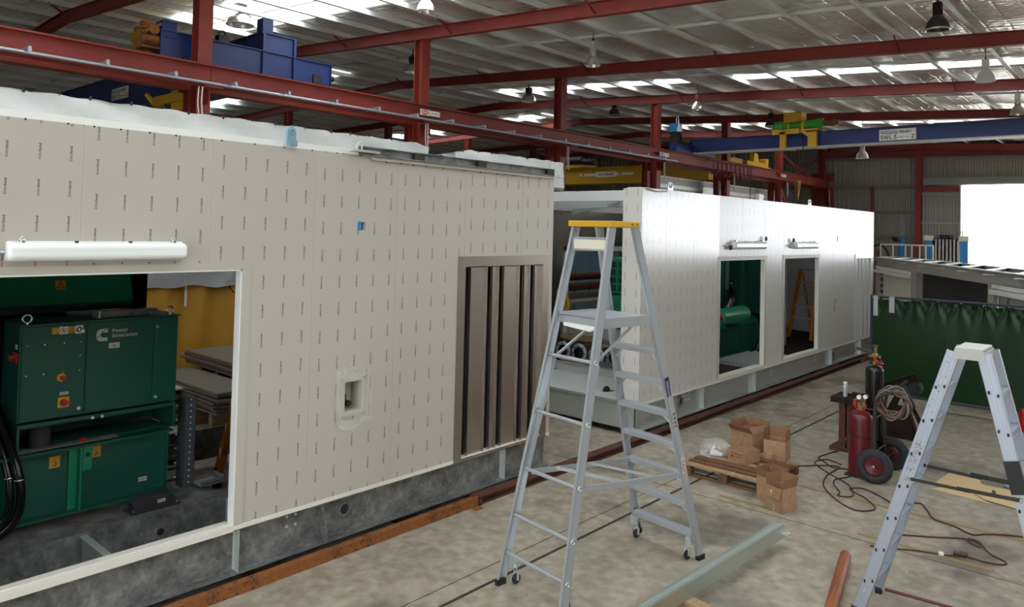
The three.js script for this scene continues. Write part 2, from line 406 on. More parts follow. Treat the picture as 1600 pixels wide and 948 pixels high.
{
  const bays = [XB, ...frames.slice(0), XF];
  M.foil.bumpMap.repeat.set(1, 1);
  for (let b = 0; b + 1 < bays.length; b++) for (const [z0, z1] of slopes) {
    const hs = holes.filter((h) => h[0] < bays[b + 1] && h[1] > bays[b]);
    const gs = cut([bays[b], bays[b + 1], z0, z1], hs).map((r) => foilPiece(...r));
    obj('foil_sheet', gs, M.foil, ceiling, true);
  }
}
for (const [a, b, c, d] of holes) if (b - a > 0.1) {
  const n = Math.max(1, Math.round((d - c) / 2.1));
  for (let i = 0; i < n; i++) obj('skylight_sheet', onSlope(a - 0.02, b + 0.02, c + (d - c) * i / n, c + (d - c) * (i + 1) / n - 0.006, 0.06, 0.004), M.skylight, ceiling);
}
for (let k = -11; k < 26; k++) { // Z purlins running the length of the shed
  const z = -2.25 - 1.0 * k; if (z < ZL + 0.3 || z > ZN - 0.2) continue;
  const y = yRaft(z) + 0.21;
  obj('purlin', [span(XB, XF, y, y + 0.11, z - 0.004, z + 0.004), span(XB, XF, y, y + 0.005, z, z + 0.065), span(XB, XF, y + 0.105, y + 0.11, z - 0.06, z)], M.girt, ceiling);
}
for (const [i, x] of frames.entries()) {
  for (const [z0, z1] of slopes) { // I rafters in two pitches
    const a = V(x, yRaft(z0) + 0.105, z0), b = V(x, yRaft(z1) + 0.105, z1);
    obj('rafter', ibeam(a, b, 0.12, 0.21, 0.012, 0.012, V(0, 1, 0)), M.red, ceiling);
  }
  for (let k = 0; k < 9; k += 2) { // fly braces from rafter to purlin
    const z = -3.25 - 3 * k / 2;
    obj('fly_brace', [bar(V(x + 0.05, yRaft(z) + 0.03, z), V(x + 0.42, yRaft(z) + 0.24, z), 0.035, 0.012), bar(V(x - 0.05, yRaft(z) + 0.03, z), V(x - 0.42, yRaft(z) + 0.24, z), 0.035, 0.012)], M.red, ceiling);
  }
  const xm = x + 2.0; // bridging between purlins at mid bay
  if (xm < XF) for (const [z0, z1] of slopes) obj('bridging_bar', bar(V(xm, yRaft(z0) + 0.27, z0), V(xm, yRaft(z1) + 0.27, z1), 0.05, 0.03), M.girt, ceiling);
}
// daylight outside the big doors
struct('ground', span(-60, 160, -0.4, -0.31, -90, 120), M.ground);
{
  const t = thing('warehouse', 'pale low building faintly seen outside through the big bright doorway', 'building', [78, 0, -6]);
  obj('wall', span(-6, 6, -0.31, 5.0, -9, 16), M.white, t);
  obj('roof', prism([[-6.6, 4.9], [6.6, 4.9], [0, 6.6]], 26).translate(0, 0, -9.5), M.claddingPale, t);
  for (let k = 0; k < 6; k++) obj('window', span(-6.05, -5.98, 1.6, 2.9, -7 + k * 3.6, -5.4 + k * 3.6), M.claddingPale, t);
}

// ------------------------------------------------------------------ columns and crane runways
function column(x, z, top, label, foot = 0) {
  const t = thing('steel_column', label, 'column', [x, 0, z]);
  obj('shaft', ibeam(V(0, foot + 0.02, 0), V(0, top, 0), 0.2, 0.2, 0.014, 0.012, V(0, 0, 1)), M.red, t);
  obj('base_plate', span(-0.17, 0.17, foot, foot + 0.02, -0.17, 0.17), M.red, t);
  obj('cap_plate', span(-0.11, 0.11, top - 0.012, top, -0.11, 0.11), M.red, t);
  obj('crane_post', ibeam(V(0, foot, -0.28), V(0, 4.915, -0.28), 0.14, 0.16, 0.014, 0.012, V(0, 0, 1)), M.red, t);
  for (const s of [1, -1]) obj('crane_seat', [span(-0.13, 0.13, 4.905, 4.93, 0.1 * s, 0.4 * s), span(-0.008, 0.008, 4.7, 4.905, 0.1 * s, 0.26 * s)], M.red, t);
  obj('wire_drop', [tube([[-0.14, 4.9, 0.36], [-0.15, 4.7, 0.37], [-0.12, 4.4, 0.36]], 0.009), tube([[-0.19, 4.9, 0.36], [-0.2, 4.65, 0.37], [-0.16, 4.42, 0.36]], 0.008)], M.cream, t);
  return t;
}
const colLabels = { 3: 'red steel column rising behind the left white enclosure, beside the big blue crane', 4: 'red steel column meeting the runway at the small danger sign, third from left', 5: 'red steel column standing at the right end of the near enclosure\'s white tarp', 6: 'red steel column just left of the blue crane\'s yellow end motor', 7: 'red steel column behind the hanging crane cable loops', 8: 'red steel column under the yellow and green hoist', 9: 'red steel column against the far wall where the runway ends' };
for (let i = 3; i < 10; i++) column(frames[i], -10.05, yRaft(-10.05), colLabels[i], i === 3 ? 4.45 : 0);
const backLabels = ['first far red column under the sloping rafters, leftmost of the back row', 'second far red column of the back row, left of the danger sign column', 'third far red column of the back row, above the white tarp\'s middle', 'fourth far red column of the back row, smallest and nearest the yellow crane'];
[5, 6, 7, 8].forEach((i, k) => {
  const t = thing('steel_column', backLabels[k], 'column', [frames[i], 0, -21]);
  obj('shaft', ibeam(V(0, 0.02, 0), V(0, yRaft(-21), 0), 0.2, 0.2, 0.014, 0.012, V(0, 0, 1)), M.red, t);
  obj('base_plate', span(-0.17, 0.17, 0, 0.02, -0.17, 0.17), M.red, t);
});
function runway(z, label) {
  const t = thing('crane_runway_beam', label, 'beam', [0, 0, z]);
  for (let k = 0; k < 10; k++) { const a = frames[k], b = k < 9 ? frames[k + 1] : XF - 0.1; if (b - a > 1) obj('beam_segment', ibeam(V(a + 0.004, 5.07, 0), V(b - 0.004, 5.07, 0), 0.22, 0.28, 0.016, 0.012, V(0, 1, 0)), M.red, t); }
  obj('crane_rail', span(frames[0], XF - 0.1, 5.21, 5.235, -0.025, 0.025), M.rust, t);
  obj('end_stop', span(XF - 0.35, XF - 0.15, 5.21, 5.5, -0.12, 0.12), M.red, t);
  return t;
}
const rw = runway(-9.77, 'long red crane runway beam crossing the whole scene above the white enclosures');
runway(-10.33, 'second red crane runway beam seen just below and behind the first');
// stiffened end bracket of the runway on the far wall column
{
  const t = thing('runway_end_bracket', 'dark red bracket carrying the runway\'s far end on the wall column', 'bracket', [XF - 0.5, 0, -9.8]);
  obj('plate', [prism([[-0.35, 0], [0.4, 0], [0.4, -0.75], [0.2, -0.75]], 0.02).translate(0, 4.92, -0.1), prism([[-0.35, 0], [0.4, 0], [0.4, -0.75], [0.2, -0.75]], 0.02).translate(0, 4.92, 0.1)], M.red, t);
  obj('seat', span(-0.36, 0.41, 4.9, 4.925, -0.14, 0.16), M.red, t);
}
{ // X bracing in the end bay
  const t = thing('wall_bracing', 'dark red crossed bracing rods between the last two columns', 'bracing', [0, 0, -10.05]);
  const a = frames[8], b = frames[9];
  obj('brace', rod(V(a + 0.1, 5.9, 0), V(b - 0.1, 4.95, 0), 0.045), M.red, t);
  obj('brace', rod(V(a + 0.1, 4.9, 0.06), V(b - 0.1, 6.1, 0.06), 0.03), M.red, t);
  obj('brace', rod(V(a + 0.1, 4.7, 0), V(b - 0.1, 1.0, 0), 0.045), M.red, t);
}
{ // conduit and its brackets clipped under the runway
  const t = thing('power_conduit', 'grey conductor pipe on short brackets along the runway beam', 'pipe', [0, 0, -9.63]);
  obj('pipe', rod(V(-2, 4.955, 0), V(17.2, 4.955, 0), 0.018), M.aluDull, t);
  for (let x = 0.9; x < 16.9; x += 0.81) { obj('bracket', [bx(0.03, 0.03, 0.36, x, 4.985, -0.02), bx(0.035, 0.05, 0.03, x, 4.965, 0.15)], M.aluDull, t); }
}
function smallSign(x, label, w = 0.46) {
  const t = thing('warning_sign', label, 'sign', [x, 5.075, -9.655]);
  obj('face', bx(w, 0.095, 0.004), signMat(256, 52, (c, W, H) => {
    c.fillStyle = '#e5ddd0'; c.fillRect(0, 0, W, H); c.fillStyle = '#b8402c'; c.beginPath(); c.ellipse(58, 26, 52, 22, 0, 0, 7); c.fill();
    c.fillStyle = '#f2ece2'; c.font = 'bold 20px sans-serif'; c.textAlign = 'center'; c.fillText('DANGER', 58, 33, 84);
    c.fillStyle = '#1c1a18'; c.font = 'bold 26px sans-serif'; c.fillText('LIVE RACK', 184, 36, 132); c.strokeStyle = '#3a3531'; c.lineWidth = 3; c.strokeRect(112, 3, 142, 46);
  }), t, true);
}
smallSign(8.62, 'small red and white danger sign on the runway, nearest of three');
smallSign(16.55, 'small red and white danger sign on the runway below the blue crane\'s end');
smallSign(24.2, 'small red and white danger sign on the runway, farthest of three');
// ------------------------------------------------------------------ overhead cranes
function plateTex(line1, line2, extra, right) {
  return signMat(512, 176, (c, W, H) => {
    c.fillStyle = '#e9e6dc'; c.fillRect(0, 0, W, H); c.strokeStyle = '#8a8478'; c.lineWidth = 4; c.strokeRect(3, 3, W - 6, H - 6);
    c.fillStyle = '#2a4f8f'; c.font = 'bold 74px sans-serif'; c.textBaseline = 'middle'; c.fillText(line1, 14, 48, 250);
    c.fillStyle = '#25231f'; c.font = 'bold 60px sans-serif'; c.fillText(right, 284, 48, 214);
    c.font = 'bold 84px sans-serif'; c.fillText(line2, 14, 126, 236);
    c.font = '38px sans-serif'; c.fillText(extra, 260, 130, 170); c.font = 'bold 84px sans-serif'; c.fillText('2', 446, 124);
  });
}
{ // large blue box-girder crane of the far bay
  const t = thing('overhead_crane', 'big blue overhead crane with tall end carriage, behind the left enclosure', 'crane', [5.75, 5.235, -10.33]);
  obj('end_carriage', [rspan(-1.5, 1.18, 0.05, 0.44, -0.12, 0.12), span(-1.5, 1.18, 0.435, 0.45, -0.15, 0.15), span(-1.52, -1.5, 0.02, 0.46, -0.14, 0.14), span(1.18, 1.2, 0.02, 0.46, -0.14, 0.14)], M.blue, t);
  for (const x of [-0.02, 0.5]) obj('stiffener', span(x - 0.008, x + 0.008, 0.05, 0.44, 0.12, 0.16), M.blue, t);
  for (const x of [-1.2, 0.95]) obj('wheel', [cyl(0.1, 0.1, 0.07, x, 0.1, 0, 20, 'z'), cyl(0.03, 0.03, 0.32, x, 0.1, 0, 10, 'z')], M.steelDark, t);
  obj('axle_box', span(0.86, 1.0, 0.1, 0.24, 0.12, 0.15), M.steelDark, t);
  obj('girder', [span(0, 0.5, 0.05, 0.71, -12.2, -0.45), span(-0.05, 0.55, 0.71, 0.73, -12.2, 0.16), span(-0.05, 0.55, 0.03, 0.05, -12.2, -0.45), span(0, 0.5, 0.44, 0.71, -0.45, 0.13)], M.blue, t);
  for (const x of [-0.03, 0.49]) obj('end_plate', span(x, x + 0.04, 0.44, 0.71, 0.13, 0.16), M.blue, t);
  obj('stub_post', [span(0.0, 0.17, 0.73, 0.96, -0.1, 0.08)], M.blue, t);
  obj('capacity_plate', span(-0.012, -0.002, 0.26, 0.48, -5.72, -4.9), M.cream, t);
  const p = obj('plate_print', new THREE.PlaneGeometry(0.82, 0.24).rotateY(-Math.PI / 2).translate(-0.014, 0.37, -5.31), plateTex('NAIquip', 'SWL.10', 'TONNES CLASS', 'B6480'), t, true);
  const h = obj('hoist', [span(-0.5, 0.9, 0.78, 0.86, -3.6, -2.5), cyl(0.2, 0.2, 0.7, -0.2, 1.05, -3.2, 18, 'x'), cyl(0.13, 0.13, 0.5, -0.55, 1.02, -2.9, 16, 'z'), span(-0.45, -0.1, 0.86, 1.2, -3.0, -2.65)], M.yellow, t);
  obj('hoist_frame', [span(-0.35, -0.1, -0.15, 0.0, -2.9, -1.5), bar(V(-0.3, 0.1, -3.3), V(-0.15, -0.25, -3.0), 0.06, 0.06), span(-0.3, -0.05, -0.3, 0.05, -2.3, -1.7), rod(V(-0.2, -0.05, -2.8), V(-0.2, 0.02, -2.0), 0.03)], M.yellow, t);
  obj('hoist_motor', cyl(0.1, 0.1, 0.25, -0.2, -0.2, -2.55, 16, 'y'), M.black, t); obj('brake_box', span(-0.3, -0.1, -0.12, 0.04, -1.75, -1.45), M.black, t);
  for (const [x, z] of [[-0.25, -3.4], [-0.15, -3.3], [-0.2, -2.2]]) obj('hoist_rope', rod(V(x, 0, z), V(x, -2.1, z), 0.008, 6), M.steelDark, t);
  obj('drive_motor', [cyl(0.085, 0.075, 0.26, -1.6, 0.3, 0.02, 18, 'x'), cyl(0.1, 0.1, 0.05, -1.72, 0.3, 0.02, 18, 'x'), span(-1.75, -1.5, 0.17, 0.2, -0.1, 0.12), cyl(0.06, 0.06, 0.2, -1.6, 0.43, 0, 14, 'z'), cyl(0.07, 0.07, 0.05, -1.6, 0.43, 0.1, 14, 'z'), rod(V(-1.75, 0.36, 0.1), V(-1.5, 0.52, 0.1), 0.025), span(-1.72, -1.55, 0.44, 0.54, -0.06, 0.05)], M.orange, t);
  obj('end_block', rspan(-1.5, -1.3, 0.35, 0.58, -0.13, 0.13), M.blue, t);
  obj('buffer', [cyl(0.05, 0.05, 0.12, 1.25, 0.25, 0, 14, 'x')], M.black, t);
  for (const x of [-1.0, -0.7]) obj('limit_switch', [span(x, x + 0.16, 0.45, 0.55, 0.0, 0.12), torus(0.05, 0.015, x + 0.08, 0.57, 0.06)], M.steelDark, t);
}
{ // single girder blue crane of the near bay with its yellow trolley
  const t = thing('overhead_crane', 'long blue single girder crane with white capacity plate, at upper right', 'crane', [18.1, 5.235, -9.77]);
  const L = 17.6;
  obj('girder', [span(0, 0.014, 0.03, 0.36, 0, L), span(0.3, 0.314, 0.03, 0.36, 0, L), span(-0.03, 0.344, 0.36, 0.378, -0.1, L)], M.blue, t);
  obj('lower_flange', span(-0.05, 0.364, 0.005, 0.03, -0.1, L), M.claddingPale, t);
  obj('end_carriage', [rspan(-0.95, 1.2, -0.01, 0.22, -0.11, 0.11), span(-0.05, 0.36, 0.2, 0.38, -0.11, 0.0)], M.blue, t);
  obj('control_box', rspan(-0.95, -0.65, 0.5, 0.72, -0.1, 0.1), M.blueBright, t);
  obj('drive_motor', [cyl(0.09, 0.075, 0.32, -0.45, 0.3, 0.05, 18, 'x'), cyl(0.1, 0.1, 0.12, -0.68, 0.3, 0.05, 18, 'x')], M.brass, t);
  obj('gearbox', [rspan(-0.92, -0.72, 0.2, 0.5, -0.1, 0.14), torus(0.07, 0.02, -0.85, 0.3, 0.16)], M.black, t);
  obj('plate_print', new THREE.PlaneGeometry(0.75, 0.255).rotateY(-Math.PI / 2).translate(-0.014, 0.19, 5.12), plateTex('NAIquip', 'SWL.5', 'TONNES CLASS', 'B6481'), t, true);
  obj('capacity_plate', span(-0.012, -0.002, 0.06, 0.32, 4.74, 5.5), M.cream, t);
  const tr = [span(-0.16, 0.5, 0.4, 0.44, 2.37, 3.42), span(-0.2, -0.12, 0.34, 0.46, 2.33, 3.0), span(-0.2, -0.1, 0, 0.4, 2.52, 2.66), span(-0.2, -0.1, 0, 0.36, 3.2, 3.4), bar(V(-0.15, 0.4, 3.05), V(-0.15, 0.22, 3.3), 0.07, 0.09), span(0.4, 0.48, 0, 0.42, 2.5, 2.65), span(0.4, 0.48, 0, 0.42, 3.2, 3.4), span(-0.15, -0.11, 0.44, 0.66, 2.68, 2.74), span(-0.15, -0.11, 0.44, 0.66, 3.02, 3.08)];
  obj('trolley_frame', tr, M.yellow, t);
  obj('electric_box', rspan(-0.22, 0.12, 0.62, 0.86, 2.62, 3.05), M.yellow, t);
  obj('hoist_drum', [cyl(0.1, 0.1, 1.0, 0.2, 0.56, 2.9, 20, 'z'), cyl(0.125, 0.125, 0.2, -0.02, 0.56, 2.45, 18, 'z'), cyl(0.125, 0.125, 0.16, -0.02, 0.56, 3.42, 18, 'z'), cyl(0.1, 0.1, 0.9, -0.02, 0.56, 2.9, 18, 'z')], M.lime, t);
  obj('hoist_motor', [cyl(0.08, 0.07, 0.26, -0.02, 0.57, 3.64, 16, 'z'), cyl(0.055, 0.055, 0.1, -0.02, 0.57, 3.82, 14, 'z')], M.brass, t);
  obj('rope_end', [torus(0.06, 0.02, -0.02, 0.52, 2.3), rod(V(-0.02, 0.54, 2.3), V(-0.02, 0.54, 2.4), 0.03)], M.chrome, t);
  obj('hook_rope', [rod(V(-0.1, 0.0, 2.95), V(-0.1, -0.6, 2.95), 0.007, 6), tube([[-0.1, 0.4, 3.0], [-0.1, -0.2, 3.05], [-0.1, -0.45, 2.85], [-0.1, -0.5, 2.7]], 0.012)], M.copper, t);
}
{ // yellow crane of the far bay
  const t = thing('overhead_crane', 'yellow overhead crane girder with black lettering plate, between the two enclosures', 'crane', [21.05, 4.75, -10.33]);
  obj('girder', [span(0, 0.4, 0, 0.54, -15, -1.7), span(-0.05, 0.45, 0.53, 0.555, -15, -1.6), span(-0.05, 0.45, -0.015, 0.01, -15, -1.6), prism([[0, 0], [1.3, 0.02], [1.3, 0.24], [0, 0.54]], 0.4).rotateY(-Math.PI / 2).translate(0.4, 0, -1.7), span(0.05, 0.35, 0.54, 0.66, -1.9, 0)], M.yellow, t);
  obj('end_carriage', [rspan(-1.0, 1.3, 0.49, 0.72, -0.1, 0.1), span(0, 0.4, 0.52, 0.6, -0.2, 0.05)], M.yellow, t);
  obj('capacity_plate', new THREE.PlaneGeometry(2.3, 0.2).rotateY(-Math.PI / 2).translate(-0.012, 0.3, -4.2), signMat(512, 64, (c, W, H) => {
    c.fillStyle = '#c79a20'; c.fillRect(0, 0, W, H); c.fillStyle = '#e6e2d6'; c.fillRect(10, 20, 150, 26); c.fillRect(352, 20, 150, 26); c.fillRect(160, 2, 192, 60);
    c.fillStyle = '#1c1a17'; c.font = 'bold 30px sans-serif'; c.textAlign = 'center'; c.fillText('10 TONNE', 256, 44, 170);
    for (const x of [28, 372]) { c.beginPath(); c.moveTo(x, 24); c.lineTo(x + 26, 24); c.lineTo(x + 13, 44); c.fill(); }
  }), t, true);
  obj('hoist_trolley', [span(-0.1, 0.5, 0.56, 0.66, -7.4, -5.0)], M.yellow, t);
  obj('hoist_motor', [cyl(0.16, 0.16, 1.1, 0.1, 0.82, -5.8, 18, 'z'), span(-0.1, 0.3, 0.66, 0.9, -6.9, -6.5), cyl(0.1, 0.1, 0.5, -0.05, 0.76, -4.9, 14, 'z'), rod(V(0, 0.68, -7.6), V(0, 1.1, -7.1), 0.02)], M.black, t);
  obj('junction_box', rspan(-0.16, -0.04, 0.38, 0.6, -6.9, -6.65), M.white, t);
  obj('festoon_cable', tube([[-0.05, 0.3, -7.9], [-0.06, 0.05, -7.7], [-0.06, -0.08, -7.4], [-0.06, 0.1, -7.15], [-0.06, 0.45, -6.85]], 0.025), M.cableBrown, t);
}
{ // small yellow trolley at the far end of the runway
  const t = thing('hoist_trolley', 'small yellow trolley frame sitting on the runway near the far wall', 'hoist', [23.4, 5.235, -10.33]);
  obj('frame', [rspan(-0.9, 1.0, 0, 0.12, -0.18, 0.18), span(-0.75, 0.9, 0.12, 0.24, -0.12, 0.12), span(0.72, 0.95, 0.2, 0.42, -0.1, 0.1)], M.yellow, t);
  obj('post', prism([[-0.2, 0.2], [0.25, 0.2], [0.15, 0.5], [-0.1, 0.55]], 0.16).translate(0, 0, -0.08), M.yellow, t);
  obj('arm', [rod(V(-1.6, 0.28, 0), V(-0.6, 0.22, 0), 0.025), rod(V(0.3, 0.3, 0.05), V(0.7, 0.36, 0.05), 0.03)], M.orange, t);
}
{ // hook block hanging at the far end
  const t = thing('crane_hook', 'small brass coloured hook block hanging under the runway\'s far end', 'hook', [25.0, 4.4, -9.5]);
  obj('block', [bar(V(-0.12, 0.55, 0), V(0, 0.2, 0), 0.1, 0.12, V(1, 0, 0)), bar(V(0.16, 0.55, 0), V(0.04, 0.2, 0), 0.1, 0.12, V(1, 0, 0)), cyl(0.07, 0.05, 0.2, 0.02, 0.14, 0)], M.brass, t);
  obj('hook', tube([[0.02, 0.08, 0], [0.05, -0.02, 0], [0.02, -0.08, 0], [-0.06, -0.04, 0]], 0.02), M.brass, t);
  obj('rope', [rod(V(-0.1, 0.55, 0), V(-0.1, 0.56, 0), 0.006), rod(V(0.02, 0.5, 0), V(0.02, 0.72, -0.2), 0.008, 6)], M.steelDark, t);
}
{ // cable festoon loops along the runway between two columns
  const t = thing('festoon_cable', 'row of brown hanging cable loops under the blue crane by the runway', 'cable', [0, 0, -9.5]);
  for (let k = 0; k < 9; k++) {
    const x = 18.9 + k * 0.28;
    obj('loop', tube([[x, 5.12, 0], [x + 0.02, 4.8, 0.02], [x + 0.1, 4.72, 0.03], [x + 0.2, 4.82, 0.02], [x + 0.24, 5.12, 0]], 0.011, 24, 6), M.red, t);
  }
  obj('track', span(18.6, 21.6, 5.1, 5.15, -0.02, 0.02), M.rust, t);
  obj('drop_cable', rod(V(21.3, 5.1, 0), V(21.3, 3.4, 0), 0.012, 6), M.black, t);
}
// ------------------------------------------------------------------ high-bay lamps (all switched off)
function highBay(x, y, z, r, kind, label) {
  const t = thing('high_bay_lamp', label, 'lamp', [x, y, z]);
  const top = yRoof(z) - y - 0.02, h = r * 1.35;
  const shell = kind === 'dark' ? M.shade : kind === 'white' ? M.white : M.lampAlu;
  const prof = kind === 'bowl' ? [[r, 0], [r * 0.97, r * 0.3], [r * 0.8, r * 0.66], [r * 0.5, r * 0.92], [r * 0.22, r * 1.02]] : [[r, 0], [r * 0.97, h * 0.22], [r * 0.8, h * 0.58], [r * 0.52, h * 0.85], [r * 0.34, h]];
  const wall = [...prof, ...prof.slice().reverse().map(([a, b]) => [Math.max(0.004, a - 0.006), b - 0.004])];
  const hh = prof[prof.length - 1][1];
  obj('reflector', [lathe(wall, 32), torus(r, 0.006, 0, 0, 0, 'y', 8, 32)], shell, t);
  if (kind === 'dark') obj('rim', torus(r * 0.98, 0.012, 0, 0.004, 0, 'y', 8, 32), M.lampAlu, t);
  obj('globe', lathe([[0.001, 0.02], [r * 0.22, 0.04], [r * 0.26, 0.1], [r * 0.14, hh * 0.9], [0.001, hh]], 16), M.lens, t);
  const body = kind === 'dark' ? M.grime : kind === 'white' ? M.cream : kind === 'rusty' ? M.orange : kind === 'gear' ? M.galvBright : M.steelDark;
  const bh = kind === 'gear' ? 0.22 : 0.12;
  obj('gear_housing', [cyl(r * 0.4, r * 0.4, 0.05, 0, hh + 0.02, 0), rb(r * 0.7, bh, r * 0.7, 0.01, 0, hh + 0.04 + bh / 2, 0)], body, t);
  obj('hanger', [rod(V(0, hh + bh, 0), V(0, Math.max(top, hh + bh + 0.1), 0), 0.008, 6), torus(0.03, 0.007, 0, hh + bh + 0.06, 0, 'z', 8, 14)], M.steelDark, t);
  return t;
}
highBay(7.0, 6.18, -8.0, 0.13, 'gear', 'aluminium high bay lamp cut by the top edge, left of centre');
highBay(10.27, 6.38, -12.11, 0.17, 'bowl', 'dark topped bowl lamp beside the danger sign column');
highBay(10.66, 6.02, -7.69, 0.13, 'gear', 'aluminium bell lamp with grey gear box, right of the nearer bowl lamp');
highBay(14.4, 6.38, -12.38, 0.19, 'bowl', 'bright bowl lamp in front of the long skylight, by the middle column');
highBay(10.34, 5.7, -2.21, 0.14, 'dark', 'dark brown bell lamp with rusty bracket at top right, largest lamp');
highBay(14.02, 5.68, -2.3, 0.14, 'white', 'pale cream bell lamp below the right skylight');
highBay(15.97, 6.04, -8.45, 0.14, 'rusty', 'grey bell lamp with orange bracket above the left end of the blue crane');
highBay(18.06, 5.68, -2.4, 0.14, 'gear', 'grey bell lamp at the right edge above the blue crane');
highBay(21.63, 5.28, -6.44, 0.16, 'gear', 'small grey lamp hanging below the blue crane in front of the far wall');
highBay(20.43, 6.16, -8.52, 0.17, 'dark', 'dark bell lamp just left of the yellow and green hoist');
highBay(17.94, 6.46, -12.14, 0.17, 'dark', 'small dark lamp between rafters left of the blue crane\'s end');
highBay(6.5, 6.6, -12.38, 0.24, 'bowl', 'shallow round lamp in front of the glaring skylight at top left');
{ // white hook-shaped lamp above the crane's end motor
  const t = thing('beacon_lamp', 'white bell shaped fitting with wire loop above the blue crane motor', 'lamp', [17.3, 5.74, -9.72]);
  obj('shade', lathe([[0.13, 0], [0.125, 0.1], [0.08, 0.2], [0.04, 0.22], [0.04, 0.2], [0.075, 0.19], [0.118, 0.1], [0.123, 0.004]], 24), M.white, t);
  obj('loop', tube([[-0.05, 0.2, 0], [-0.06, 0.34, 0], [0, 0.42, 0], [0.06, 0.34, 0], [0.05, 0.2, 0]], 0.015), M.chrome, t);
  obj('stem', rod(V(0, 0, 0), V(0, -0.42, 0), 0.03), M.black, t);
}
// ------------------------------------------------------------------ the two white plant enclosures
// part given in world coordinates, put under a thing that is not turned
function wpart(name, geos, m, t, raw = false, at = t) {
  const g = prep(geos, raw); g.translate(-t.position.x, -t.position.y, -t.position.z);
  const o = new THREE.Mesh(g, m); o.name = name; o.castShadow = o.receiveShadow = true; at.add(o); return o;
}
// thin cloth slab over a rectangle; f(u, v) -> [x, y, z]
function cloth(nx, ny, f, th) {
  const P = (i, j, s) => { const p = f(i / nx, j / ny); return [p[0], p[1], p[2] + s * th]; };
  const pos = [], q = (a, b, c, d) => { for (const k of [a, b, c, a, c, d]) pos.push(...k); };
  for (let i = 0; i < nx; i++) for (let j = 0; j < ny; j++) {
    q(P(i, j, 1), P(i + 1, j, 1), P(i + 1, j + 1, 1), P(i, j + 1, 1));
    q(P(i, j + 1, 0), P(i + 1, j + 1, 0), P(i + 1, j, 0), P(i, j, 0));
  }
  for (let i = 0; i < nx; i++) { q(P(i, 0, 0), P(i + 1, 0, 0), P(i + 1, 0, 1), P(i, 0, 1)); q(P(i, ny, 1), P(i + 1, ny, 1), P(i + 1, ny, 0), P(i, ny, 0)); }
  for (let j = 0; j < ny; j++) { q(P(0, j, 1), P(0, j + 1, 1), P(0, j + 1, 0), P(0, j, 0)); q(P(nx, j, 0), P(nx, j + 1, 0), P(nx, j + 1, 1), P(nx, j, 1)); }
  const g = new THREE.BufferGeometry(); g.setAttribute('position', new THREE.Float32BufferAttribute(pos, 3)); g.computeVertexNormals();
  return smooth(g);
}
function smooth(g) { // average normals of coincident vertices that nearly agree
  const p = g.attributes.position, n = g.attributes.normal, map = new Map();
  const key = (i) => Math.round(p.getX(i) * 5000) + ',' + Math.round(p.getY(i) * 5000) + ',' + Math.round(p.getZ(i) * 5000);
  for (let i = 0; i < p.count; i++) { const k = key(i); (map.get(k) || map.set(k, []).get(k)).push(i); }
  const out = new Float32Array(p.count * 3), a = V(0, 0, 0), b = V(0, 0, 0), s = V(0, 0, 0);
  for (const l of map.values()) for (const i of l) { s.set(0, 0, 0); a.fromBufferAttribute(n, i); for (const j of l) { b.fromBufferAttribute(n, j); if (a.dot(b) > 0.5) s.add(b); } s.normalize(); out.set([s.x, s.y, s.z], i * 3); }
  g.setAttribute('normal', new THREE.BufferAttribute(out, 3)); return g;
}
